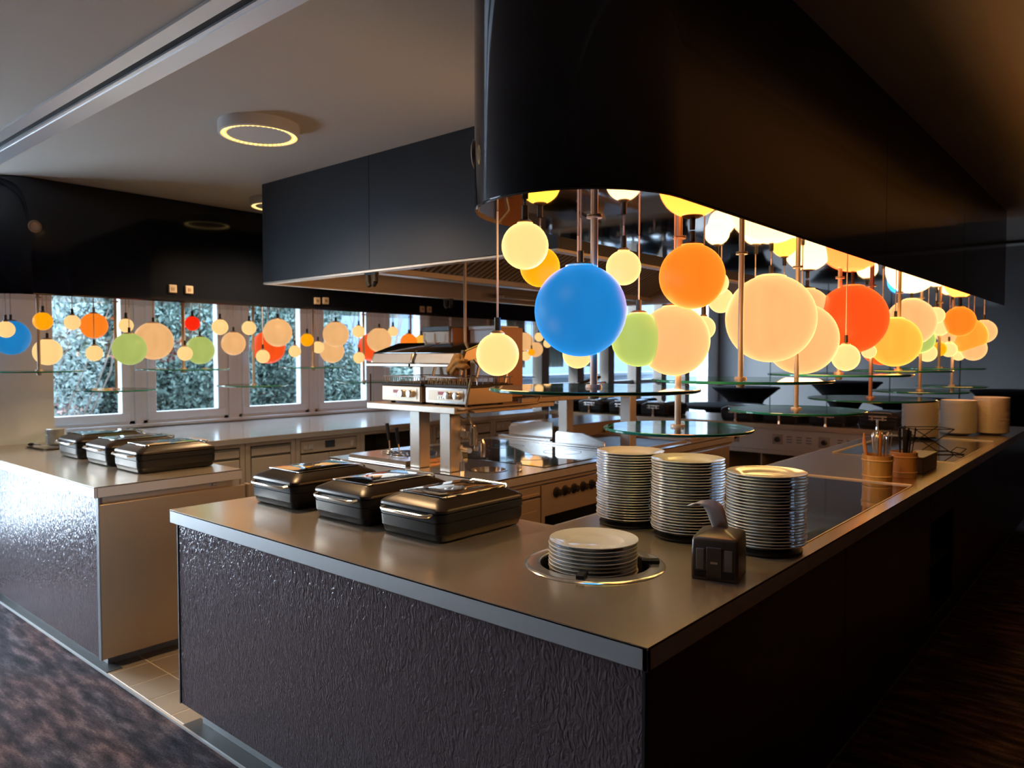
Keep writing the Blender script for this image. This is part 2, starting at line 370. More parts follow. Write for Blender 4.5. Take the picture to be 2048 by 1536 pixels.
def win(n, y0, y1, z0, z1, mullion=None, frame=.075, m=white_paint):
    r = MB(); x0, x1 = WX - .09, WX - .02
    r.box(x0, x1, y0, y1, z0, z0 + .06).box(x0, x1, y0, y1, z1 - .06, z1).box(x0, x1, y0, y0 + .05, z0, z1).box(x0, x1, y1 - .05, y1, z0, z1)
    o = struct('window_%d' % n, r, m, bevel=.004)
    a, b, c, d = y0 + .045, y1 - .045, z0 + .055, z1 - .055
    s = MB(); x2 = WX + .005; f = frame
    s.box(x0 + .01, x2, a, b, c, c + f).box(x0 + .01, x2, a, b, d - f, d).box(x0 + .01, x2, a, a + f, c + f, d - f).box(x0 + .01, x2, b - f, b, c + f, d - f)
    part('sash', s, m, o, bevel=.005)
    part('pane', MB().box(x0 + .035, x0 + .041, a + f, b - f, c + f, d - f), pane_m, o, smooth=0)
    part('handle', MB().box(x2, x2 + .02, a + .02, a + .045, 1.62, 1.66).tube([(x2 + .02, a + .03, 1.64), (x2 + .045, a + .03, 1.64), (x2 + .045, a + .03, 1.52)], .009, 8), white_paint, o)
    return o
for i, (a, b) in enumerate(ops): win(i + 1, a, b, .955, 2.45)
struct('trim_sill', MB().box(WX - .02, WX + .06, 2.03, 6.5, .955, .985), white_paint, bevel=.004)
# tall glazing: beside the camera to the left, and along the far dining room
tall = [(-.95, .12), (.12, 1.2)]
for i, (a, b) in enumerate(tall): win(6 + i, a, b, .12, 2.5, frame=.05)
posts = [7.7, 8.81, 9.72, 10.60, 11.48, 12.38, 13.3, 14.3]
for i in range(7):      # window_8 on
    a, b = posts[i], posts[i + 1]
    r = MB().box(WX - .12, WX + .06, a - .09, a + .09, .35, 3.1).box(WX - .08, WX, a, b, .35, .42).box(WX - .08, WX, a, b, 3.02, 3.1)
    o = struct('window_%d' % (8 + i), r, wall_wood, bevel=.004)
    part('pane', MB().box(WX - .05, WX - .044, a + .09, b - .09, .42, 3.02), pane_m, o, smooth=0)
    part('transom', MB().box(WX - .08, WX, a + .09, b - .09, 1.10, 1.17), mat('transom_grey_%d' % i, (.35, .38, .40), .4, var=.03), o)

# far wall of tall grey panels
fw = struct('wall_far', MB().box(WX - .2, 4.2, FY, FY + .15, 0, 3.6), wall_dark)
pme = MB().box(-.545, .545, -.03, 0, 0, 3.40).mesh('panel', [wall_grey], bevel=.004)
for i in range(10): link('panel', pme, fw, (-6.38 + 1.105 * i, FY - .001, .03))
struct('trim_far', MB().box(WX, 4.2, FY - .06, FY - .03, 3.40, 3.44), white_paint)
struct('wall_right', MB().box(4.0, 4.2, -5, FY, 0, 3.6), wall_dark)
struct('wall_back', MB().box(WX, 4.2, -5.1, -5, 0, CZ + .2), wall_dark)

# ------------------------------------------------------------------ buffet counters
ZT = 0.95
def ring_slab(mb, cx, cy, R, half, z0, z1, n=32, mi=0):
    """square tile of worktop with a round hole"""
    outer = []; inner = []
    for i in range(n):
        a = 2 * PI * i / n + PI / 4; c, s = math.cos(a), math.sin(a); k = half / max(abs(c), abs(s))
        outer.append((cx + c * k, cy + s * k)); inner.append((cx + c * R, cy + s * R))
    v = [(x, y, z) for z in (z0, z1) for x, y in outer] + [(x, y, z) for z in (z0, z1) for x, y in inner]
    f = []
    for i in range(n):
        j = (i + 1) % n
        f += [(n + i, n + j, 3 * n + j, 3 * n + i), (i, 2 * n + i, 2 * n + j, j), (2 * n + i, 3 * n + i, 3 * n + j, 2 * n + j)]
    return mb.add(v, f, mi)

bc = thing('buffet_counter', 'long steel topped buffet counter in front with a hammered dark front', 'counter', (-.84, 1.44, 0))
DX, DY, DR, DH = -1.31, 1.925, .172, .20
t = MB()
t.box(-3.14, DX - DH, 1.44, 2.26, ZT - .006, ZT)
t.box(DX - DH, DX + DH, 1.44, DY - DH, ZT - .006, ZT); t.box(DX - DH, DX + DH, DY + DH, 2.26, ZT - .006, ZT)
ring_slab(t, DX, DY, DR, DH, ZT - .006, ZT)
t.box(DX + DH, -.837, 1.44, 2.26, ZT - .006, ZT)
t.box(-1.72, -.837, 2.26, 8.2, ZT - .006, ZT)
wt = part('worktop', t, steel_top, bc, smooth=0)
e = MB().box(-3.14, -.837, 1.440, 1.455, ZT - .056, ZT - .0005).box(-.852, -.837, 1.44, 8.2, ZT - .056, ZT - .0005).box(-3.14, -3.125, 1.455, 2.26, ZT - .056, ZT - .0005)
e.box(-3.125, -1.735, 2.245, 2.26, ZT - .056, ZT - .0005).box(-1.735, -1.72, 2.245, 8.2, ZT - .056, ZT - .0005)
part('worktop_edge', e, steel_edge, bc, bevel=.002)
part('front_panel', MB().box(-3.128, -.862, 1.47, 1.492, .11, ZT - .056), panel_m, bc, bevel=.002)
part('end_trim', MB().box(-3.136, -3.128, 1.466, 2.24, .11, ZT - .056), plinth_m, bc)
part('corner_trim', MB().box(-.866, -.858, 1.466, 1.474, .11, ZT - .056), black_mat, bc)
seams = [1.475, 2.94, 4.34, 4.98, 6.4, 8.18]
for i in range(5):
    a, b = seams[i] + .003, seams[i + 1] - .003
    s = MB()
    if i == 2:
        s.box(-.882, -.860, a, b, .11, .20).box(-.882, -.860, a, b, .72, ZT - .056).box(-.882, -.860, a, 4.37, .2, .72).box(-.882, -.860, 4.95, b, .2, .72)
    else: s.box(-.882, -.860, a, b, .11, ZT - .056)
    part('side_panel', s, side_lacq, bc, bevel=.002)
part('plinth', MB().box(-3.09, -.915, 1.545, 1.57, 0.009, .11).box(-.94, -.915, 1.57, 8.15, 0, .11).box(-3.09, -3.07, 1.57, 2.2, .004, .11), plinth_m, bc)
part('carcass', MB().box(-3.125, -1.70, 1.4925, 1.502, .11, ZT - .06).box(-3.125, -3.11, 1.502, 2.24, .11, ZT - .06).box(-3.11, -1.74, 2.225, 2.24, .11, ZT - .06)
     .box(-1.735, -1.715, 2.24, 8.18, .11, ZT - .06).box(-1.70, -.884, 8.16, 8.18, .11, ZT - .06).box(-1.70, -.884, 2.6, 4.3, .10, .11), steel, bc)
nc = part('niche', MB().box(-1.32, -.882, 4.355, 4.37, .2, .72).box(-1.32, -.882, 4.95, 4.965, .2, .72).box(-1.32, -.882, 4.37, 4.95, .19, .2).box(-1.32, -.882, 4.37, 4.95, .72, .73)
     .box(-1.335, -1.32, 4.37, 4.95, .2, .72), black_mat, bc)
part('niche_shelf', MB().box(-1.32, -.885, 4.37, 4.95, .455, .47), black_mat, nc)
rim_m = mat('inset_rim_steel', (.74, .64, .52), .45, .35, var=.03)
def inset(x0, x1, y0, y1, nm='warming_plate'):
    o = part(nm, MB().box(x0, x1, y0, y1, ZT - .001, ZT + .002), inset_glass, bc)
    part('inset_rim', MB().box(x0 - .014, x1 + .006, y1, y1 + .022, ZT, ZT + .008).box(x1, x1 + .006, y0, y1, ZT, ZT + .003).box(x0 - .014, x0, y0, y1, ZT, ZT + .008).box(x0 - .014, x1 + .006, y0 - .008, y0, ZT, ZT + .003), rim_m, bc, bevel=.002)
inset(-1.60, -.90, 2.62, 4.09); inset(-1.60, -.90, 5.17, 6.60)

# plate dispenser sunk in the worktop
pd = thing('plate_dispenser', 'round sunken plate dispenser with black guide arms near the counter corner', 'dispenser', (DX, DY, ZT))
part('rim', MB().lathe([(.170, -.02), (.170, .004), (.174, .007), (.205, .007), (.214, .005), (.219, .001), (.216, .0)], 48, (DX, DY, ZT), capb=False, capt=False), steel_pol, pd)
part('well', MB().lathe([(.168, -.001), (.168, -.28), (.001, -.28)], 40, (DX, DY, ZT), capb=False, capt=False), black_mat, pd)
part('lift_platform', MB().lathe([(.001, -.05), (.13, -.05), (.13, -.045), (.001, -.045)], 32, (DX, DY, ZT)), steel, pd)
for k in range(3):
    a = math.radians([168, -68, 35][k]); c, s = math.cos(a), math.sin(a)
    R = Matrix.Rotation(a, 3, 'Z')
    b = MB().obox((DX + c * .172, DY + s * .172, ZT + .013), (.055, .026, .012), R).obox((DX + c * .153, DY + s * .153, ZT - .03), (.010, .022, .085), R)
    part('guide_arm', b, black_mat, pd, bevel=.002)

# left counter
lc = thing('buffet_counter', 'left buffet counter by the white pier with a bluish hammered front', 'counter', (-3.95, 1.44, 0))
part('worktop', MB().box(-6.295, -3.95, 1.44, 2.23, ZT - .006, ZT), steel_top, lc, smooth=0)
part('worktop_edge', MB().box(-6.295, -3.95, 1.44, 1.455, ZT - .056, ZT - .0005).box(-3.965, -3.95, 1.455, 2.23, ZT - .056, ZT - .0005).box(-5.45, -3.965, 2.215, 2.23, ZT - .056, ZT - .0005), [steel_edge], lc, bevel=.002)
part('front_panel', MB().box(-6.295, -3.985, 1.47, 1.492, .07, ZT - .056), panel_m, lc, bevel=.002)
part('end_panel', MB().box(-3.985, -3.965, 1.468, 2.26, .07, .855), steel_tan, lc, bevel=.003)
part('end_panel_flange', MB().box(-4.0, -3.94, 2.262, 2.285, .45, .86), steel_tan, lc, bevel=.002)
part('shadow_gap', MB().box(-4.02, -4.0, 1.475, 2.2, .80, ZT - .056), steel, lc)
part('latch', MB().box(-4.0, -3.985, 2.07, 2.10, .868, .885), chrome, lc, bevel=.002)
part('corner_trim', MB().box(-3.990, -3.962, 1.462, 1.470, .07, ZT - .056), plinth_m, lc)
part('plinth', MB().box(-6.295, -4.06, 1.53, 1.56, .009, .07).box(-4.09, -4.06, 1.56, 2.2, .006, .07), plinth_m, lc)
part('carcass', MB().box(-6.29, -4.02, 1.4925, 2.2, .07, ZT - .06), steel, lc)

# wall counter under the windows: worktop and its base units
wc = thing('wall_worktop', 'long polished steel worktop running under the windows', 'worktop', (-5.42, 2.24, ZT))
part('slab', MB().box(WX + .001, -5.42, 2.235, 7.0, ZT - .045, ZT), steel_pol, wc, bevel=.003)
part('backsplash', MB().box(WX + .001, WX + .02, 6.55, 7.65, ZT, ZT + .12), steel_pol, wc)
FX = -5.455
def unit(y0, y1, label, kind):
    u = thing('base_cabinet', label, 'cabinet', (-5.47, (y0 + y1) / 2, 0))
    b = MB().box(-6.9, FX - .02, y0 + .002, y0 + .02, .1, .90).box(-6.9, FX - .02, y1 - .02, y1 - .002, .1, .90).box(-6.9, -6.88, y0 + .02, y1 - .02, .1, .9).box(-6.9, FX - .02, y0 + .02, y1 - .02, .1, .12)
    b.box(FX - .02, FX, y0 + .002, y0 + .045, .1, .90).box(FX - .02, FX, y1 - .045, y1 - .002, .1, .90).box(FX - .02, FX, y0 + .045, y1 - .045, .875, .90)
    part('body', b, steel, u, bevel=.002)
    part('plinth', MB().box(-6.8, FX - .06, y0 + .002, y1 - .002, 0, .1), plinth_m, u)
    a, c = y0 + .052, y1 - .052
    if kind == 'drawer':
        d = part('drawer_front', MB().box(FX - .016, FX + .004, a, c, .795, .858), steel, u, bevel=.003)
        part('drawer_grip', MB().box(FX - .02, FX + .008, a, c, .853, .868), grey_plastic, d)
        d = part('door', MB().box(FX - .016, FX + .004, a, c, .13, .775), steel, u, bevel=.003)
        part('door_grip', MB().box(FX - .02, FX - .012, a, c, .776, .792), grey_plastic, d)
    elif kind == 'panel':
        part('control_panel', MB().box(FX - .016, FX + .003, a, c, .77, .87), steel, u, bevel=.003)
        part('display', MB().box(FX + .003, FX + .006, a + .24, a + .34, .80, .862), dispm, u)
        for k in range(2): part('socket_outlet', MB().lathe([(.018, 0), (.018, .012), (.014, .014)], 14, (0, 0, 0)).__class__().box(FX + .003, FX + .010, a + .02 + .055 * k, a + .06 + .055 * k, .80, .842), steel_edge, u, bevel=.002)
        part('key_switch', MB().box(FX + .003, FX + .012, c - .06, c - .035, .79, .84), steel_edge, u, bevel=.002)
        part('door', MB().box(FX - .016, FX + .004, a, (a + c) / 2 - .003, .13, .755), steel, u, bevel=.003)
        part('door', MB().box(FX - .016, FX + .004, (a + c) / 2 + .003, c, .13, .755), steel, u, bevel=.003)
    elif kind == 'niche':
        part('niche_back', MB().box(-6.3, -6.28, a, c, .12, .87), black_mat, u)
        part('niche_shelf', MB().box(-6.28, FX - .03, a, c, .45, .465), steel, u)
unit(2.30, 3.11, 'steel cabinet under the windows behind the left chafing dishes', 'drawer')
unit(3.11, 3.57, 'steel cabinet with drawer and door, left of the unit with a display', 'drawer')
unit(3.57, 4.25, 'steel cabinet under the windows with a dark display and sockets', 'panel')
unit(4.25, 5.15, 'open fronted steel unit right of the cabinet with a display', 'niche')
unit(5.15, 6.05, 'steel window side cabinet with sockets seen behind the tap', 'panel')
unit(6.05, 6.98, 'farthest steel cabinet of the window side run', 'panel')

# far counter
fc = thing('serving_counter', 'far steel counter with control knobs carrying a row of black chafing dishes', 'counter', (-3.5, 7.0, 0))
part('worktop', MB().box(-5.42, -1.735, 7.0, 7.95, ZT - .05, ZT), steel_top, fc, bevel=.003)
part('control_panel', MB().box(-5.40, -1.74, 7.02, 7.045, .70, ZT - .05), steel, fc, bevel=.003)
part('panel_lip', MB().box(-5.40, -1.74, 7.005, 7.045, .66, .70), steel, fc, bevel=.004)
for xk in (-4.95, -4.45, -3.6, -3.12, -2.69, -2.26, -1.9):
    k = part('knob', MB().lathe([(.026, 0), (.026, .012), (.020, .03), (.001, .03)], 16, (0, 0, 0)), black_mat, None)
    k.parent = fc; k.rotation_euler = (PI / 2, 0, 0); k.location = (xk + 3.5, .018, .805)
    p = part('knob_plate', MB().box(xk - .05, xk + .05, 7.016, 7.021, .755, .855), steel_pol, fc)
for xk in (-3.36, -3.28, -2.58, -2.49, -2.40, -2.12, -2.04, -1.98):
    for q in range(3): part('vent_slot', MB().box(xk - .025, xk + .025, 7.017, 7.022, .78 + .025 * q, .79 + .025 * q), grey_plastic, fc)
for a, b in ((-5.40, -5.36), (-4.30, -4.26), (-3.28, -3.24), (-2.86, -2.845), (-2.48, -2.38), (-1.80, -1.74)):
    part('upright', MB().box(a, b, 7.03, 7.9, 0.05, .66), steel, fc, bevel=.002)
part('back_panel', MB().box(-5.40, -1.74, 7.88, 7.9, .05, .66), steel_tan, fc)
part('niche_shelf', MB().box(-5.40, -1.74, 7.06, 7.88, .05, .09), steel, fc)
part('under_panel', MB().box(-5.4, -1.74, 7.045, 7.9, .655, .66), steel, fc)

# ------------------------------------------------------------------ cooking island
isl = thing('cooking_island', 'steel cooking island in the middle with black hob and oven knobs', 'island', (-2.6, 2.86, 0))
IX0, IX1, IY0, IY1 = -4.0, -2.58, 2.86, 5.80
SX, SY, SR = -2.86, 3.13, .10
t = MB()
t.box(IX0, IX1, IY0, SY - .14, ZT - .008, ZT).box(IX0, SX - .14, SY - .14, SY + .14, ZT - .008, ZT).box(SX + .14, IX1, SY - .14, SY + .14, ZT - .008, ZT).box(IX0, IX1, SY + .14, IY1, ZT - .008, ZT)
ring_slab(t, SX, SY, SR, .14, ZT - .008, ZT)
part('worktop', t, steel_pol, isl, smooth=0)
part('worktop_edge', MB().box(IX0, IX1, IY0, IY0 + .012, ZT - .05, ZT - .0005).box(IX1 - .012, IX1, IY0, IY1, ZT - .05, ZT - .0005).box(IX0, IX0 + .012, IY0, IY1, ZT - .05, ZT - .0005), steel, isl, bevel=.002)
part('body', MB().box(IX0 + .03, IX1 - .05, IY0 + .02, 3.30, .1, ZT - .17).box(IX0 + .03, -3.4, 3.3, IY1 - .02, .1, ZT - .17).box(-3.4, IX1 - .05, 4.35, IY1 - .02, .1, ZT - .17), steel, isl)
part('front_panel', MB().box(IX0 + .02, IX1 - .02, IY0 + .012, IY0 + .02, .1, ZT - .05), steel_edge, isl)
part('plinth', MB().box(IX0 + .08, IX1 - .1, IY0 + .08, IY1 - .08, 0, .1), plinth_m, isl)
part('rail_under_top', MB().box(IX1 - .05, IX1 - .022, IY0 + .02, IY1, ZT - .075, ZT - .05), steel_tan, isl)
part('sink_bowl', MB().lathe([(SR + .012, .003), (SR, .003), (SR - .004, -.02), (SR - .02, -.09), (.001, -.10)], 32, (SX, SY, ZT), capb=False, capt=False), steel_pol, isl)
# right-hand face
dr = part('drawer_front', MB().box(IX1 - .05, IX1 - .02, 2.90, 3.28, .825, .868), steel_tan, isl, bevel=.003)
part('drawer_grip', MB().box(IX1 - .035, IX1 - .012, 2.91, 3.27, .813, .828), steel_tan, dr, bevel=.003)
d = part('door', MB().box(IX1 - .05, IX1 - .018, 2.90, 3.28, .14, .800), steel_tan, isl, bevel=.004)
part('door_inlay', MB().box(IX1 - .018, IX1 - .012, 2.94, 3.24, .17, .735), steel_tan, d, bevel=.003)
part('stile', MB().box(IX1 - .05, IX1 - .016, 3.285, 3.315, .12, .868), steel_tan, isl)
op = part('oven_panel', MB().box(IX1 - .05, IX1 - .018, 3.32, 4.33, .685, .865), steel_tan, isl, bevel=.004)
for yk in (3.424, 3.506, 3.596, 3.688, 3.778, 4.0, 4.09):
    k = part('knob', MB().lathe([(.030, 0), (.030, .006), (.022, .008), (.020, .032), (.001, .033)], 18, (0, 0, 0)).box(-.005, .005, -.019, .019, .03, .038), [black_mat], None, bevel=0)
    k.parent = isl; k.rotation_euler = (0, PI / 2, 0); k.location = (IX1 - .018 + 2.6, yk - 2.86, .812)
part('oven_recess', MB().box(-3.38, -3.36, 3.32, 4.33, .1, .685).box(-3.36, IX1 - .05, 3.32, 4.33, .08, .1), black_mat, isl)
part('stile', MB().box(IX1 - .05, IX1 - .018, 4.335, 4.37, .12, .868), steel_tan, isl)
pn = part('oven_panel', MB().box(IX1 - .05, IX1 - .018, 4.38, 5.75, .60, .865), steel_tan, isl, bevel=.004)
for yk in (4.75, 5.34):
    k = part('knob', MB().lathe([(.026, 0), (.024, .03), (.001, .031)], 16, (0, 0, 0)), black_mat, None)
    k.parent = isl; k.rotation_euler = (0, PI / 2, 0); k.location = (IX1 - .018 + 2.6, yk - 2.86, .82)
for q in range(8): part('vent_slot', MB().box(IX1 - .019, IX1 - .016, 4.85 + .055 * q, 4.88 + .055 * q, .79, .85), grey_plastic, isl)
part('door', MB().box(IX1 - .05, IX1 - .018, 4.38, 5.75, .12, .59), steel_tan, isl, bevel=.004)
# hob, griddle and guards
part('hob_glass', MB().box(-3.9, -2.66, 3.40, 4.28, ZT - .001, ZT + .003), blk_glass, isl, bevel=.001)
for cx, cy, rr in ((-3.0, 3.66, .13), (-3.0, 4.02, .13), (-3.5, 3.66, .13), (-3.5, 4.02, .13)):
    part('hob_ring', MB().lathe([(rr, .0), (rr, .0008), (rr - .006, .0008), (rr - .006, 0)], 40, (cx, cy, ZT + .0032), capb=False, capt=False), grey_plastic, isl)
g = [(-3.30, ZT + .005), (-2.87, ZT + .005), (-2.87, 1.000), (-3.06, 1.048), (-3.28, 1.052), (-3.30, 1.04)]
part('splash_guard', MB().prism_axis(g, 4.335, 4.35), steel_pol, isl, bevel=.002)
g = [(-3.92, ZT + .005), (-3.48, ZT + .005), (-3.48, 1.09), (-3.68, 1.085), (-3.92, 1.03)]
part('splash_guard', MB().prism_axis(g, 4.535, 4.55), steel_pol, isl, bevel=.002)
part('guard_rail', MB().box(-3.42, -2.70, 4.30, 4.335, ZT, ZT + .020), steel_pol, isl, bevel=.004)
part('guard_rail', MB().box(-3.98, -3.45, 4.47, 4.50, ZT, ZT + .018), steel_pol, isl, bevel=.004)
part('griddle_plate', MB().box(-3.42, -2.68, 4.40, 5.10, ZT, ZT + .006), dark_lid, isl)
part('griddle_border', MB().box(-3.44, -2.66, 5.10, 5.13, ZT, ZT + .02).box(-2.68, -2.655, 4.37, 5.13, ZT, ZT + .012), steel, isl, bevel=.002)
part('bain_marie', MB().box(-3.98, -3.46, 4.62, 5.75, ZT, 1.045), steel_tan, isl, bevel=.004)
part('bain_marie_top', MB().box(-3.97, -3.47, 4.63, 5.74, 1.045, 1.052), steel_pol, isl)
part('side_block', MB().box(-3.44, -2.66, 5.2, 5.75, ZT, ZT + .04), steel, isl, bevel=.003)

# pasta cooker and its baskets
pc = thing('pasta_cooker', 'raised steel pasta cooker plate at the left end of the island', 'cooker', (-3.565, 3.1, ZT))
part('top_plate', MB().box(-3.84, -3.30, 2.895, 3.42, ZT, ZT + .032), steel_pol, pc, bevel=.004)
part('well_opening', MB().lathe([(.001, 0), (.16, 0), (.16, .002), (.001, .002)], 28, (-3.55, 3.17, ZT + .032)), black_mat, pc)
for k, (px, py, h, tx, ty) in enumerate(((-3.66, 3.08, .18, -.02, 0), (-3.5, 3.02, .165, -.02, 0), (-3.62, 3.28, .19, .01, .02), (-3.34, 3.25, .20, .03, .02))):
    b = thing('pasta_basket', ['pasta basket with the leftmost upright black handle', 'pasta basket with the second black handle from the left',
        'pasta basket whose black handle stands just left of the wide post', 'pasta basket whose black handle shows right of the wide post'][k], 'basket', (px, py, ZT + .034))
    part('basket_rim', MB().tube([(px + .055 * math.cos(a * PI / 8), py + .055 * math.sin(a * PI / 8), ZT + .038) for a in range(16)], .003, 6, closed=True)
         .tube([(px + .052 * math.cos(a * PI / 8), py + .052 * math.sin(a * PI / 8), ZT + .05) for a in range(16)], .002, 6, closed=True), chrome, b)
    part('stem', MB().tube([(px + .05, py, ZT + .04), (px + .02, py, ZT + .045), (px, py, ZT + .06), (px + tx * .4, py + ty * .4, ZT + .04 + h * .4)], .004, 6), chrome, b)
    part('handle', MB().tube([(px + tx * .4, py + ty * .4, ZT + .04 + h * .4), (px + tx * 1.3, py + ty * 1.3, ZT + .04 + h)], [.009, .012], 8), black_mat, b)

# tap with lever beside the sink
tp = thing('pot_tap', 'chrome swivel tap with lever handle beside the small island sink', 'tap', (-2.95, 3.12, ZT))
bx, by = -2.955, 3.02
part('stand_pipe', MB().tube([(bx - .015, by - .06, ZT), (bx - .015, by - .06, ZT + .17)], .007, 10), chrome, tp)
part('body', MB().cyl((bx + .0, by, ZT), (bx, by, ZT + .045), .022, .018, 14).cyl((bx, by, ZT + .045), (bx, by, ZT + .13), .014, .014, 12).cyl((bx - .05, by + .02, ZT + .11), (bx + .09, by - .03, ZT + .11), .013, .013, 12), chrome, tp)
part('spout', MB().tube([(bx + .06, by + .04, ZT + .10), (bx + .07, by + .05, ZT + .145), (bx + .085, by + .06, ZT + .15), (bx + .09, by + .06, ZT + .13), (bx + .09, by + .06, ZT + .07)], .012, 10), chrome, tp)
part('valve_block', MB().obox((bx + .02, by + .03, ZT + .18), (.12, .05, .035), Matrix.Rotation(-.35, 3, 'Z')).cyl((bx - .04, by + .05, ZT + .15), (bx - .04, by + .05, ZT + .22), .02, .02, 12).cyl((bx + .075, by + .01, ZT + .13), (bx + .075, by + .01, ZT + .225), .018, .014, 12), chrome, tp, bevel=.003)
part('cross_handle', MB().tube([(bx - .06, by + .03, ZT + .225), (bx - .035, by + .03, ZT + .262), (bx + .0, by + .03, ZT + .25), (bx + .04, by + .02, ZT + .265), (bx + .085, by, ZT + .225)], .007, 8).sphere((bx - .06, by + .03, ZT + .225), .012, 10, 8).sphere((bx + .085, by, ZT + .225), .012, 10, 8), chrome, tp)
part('lever', MB().tube([(bx + .045, by + .02, ZT + .24), (bx + .03, by + .02, ZT + .29), (bx - .02, by + .02, ZT + .36)], [.007, .009, .008], 10), chrome, tp)
part('lever_grip', MB().tube([(bx + .02, by + .022, ZT + .30), (bx - .013, by + .022, ZT + .348)], .010, 10), black_mat, tp)
tp.scale = (1.2, 1.2, 1.15)
for k in range(1):
    sh = thing('pepper_mill', 'small squat steel mill on the island corner beside the hob', 'mill', (-2.665, 3.17, ZT))
    part('base', MB().lathe([(.017, 0), (.018, .01), (.013, .02), (.016, .03), (.001, .03)], 16, (-2.665, 3.17, ZT)), steel_pol, sh)
    part('cap', MB().lathe([(.014, .031), (.017, .038), (.015, .055), (.001, .06)], 16, (-2.665, 3.17, ZT)), chrome, sh)

# ------------------------------------------------------------------ shelf with grills above the island
shf = thing('overshelf', 'raised steel shelf on square posts carrying two grills', 'shelf', (-3.2, 2.9, ZT))
SZ = 1.32
part('shelf_board', MB().box(-3.585, -2.84, 2.84, 3.72, SZ - .036, SZ), steel, shf, bevel=.003)
for (px, py) in ((-3.235, 2.95), (-2.985, 2.95)):
    part('post', MB().box(px - .042, px + .042, py - .042, py + .042, ZT + .001, SZ - .037), steel, shf, bevel=.004)
part('rear_board', MB().box(-3.45, -2.80, 3.725, 4.68, SZ - .002, SZ + .028), steel_tan, shf, bevel=.003)
part('side_beam', MB().box(-2.838, -2.80, 3.36, 3.72, SZ - .002, SZ + .028), steel_tan, shf, bevel=.003)
for px in (-2.845, -3.40): part('post', MB().box(px - .042, px + .042, 4.558, 4.642, ZT + .001, SZ - .003), steel, shf, bevel=.004)
part('towel_rail', MB().tube([(-2.845, 2.87, SZ - .01), (-2.80, 2.87, SZ - .01), (-2.80, 2.95, SZ - .005), (-2.80, 3.50, SZ - .005), (-2.80, 3.53, SZ + .03), (-2.82, 3.54, SZ + .05), (-2.845, 3.52, SZ + .01)], .008, 8)
     .tube([(-2.845, 2.95, SZ - .025), (-2.80, 2.95, SZ - .03), (-2.80, 3.45, SZ - .03)], .006, 8), brass, shf)
part('service_pole', MB().cyl((-3.10, 3.19, SZ), (-3.10, 3.19, 2.24), .009, .009, 10), pole_steel, shf)

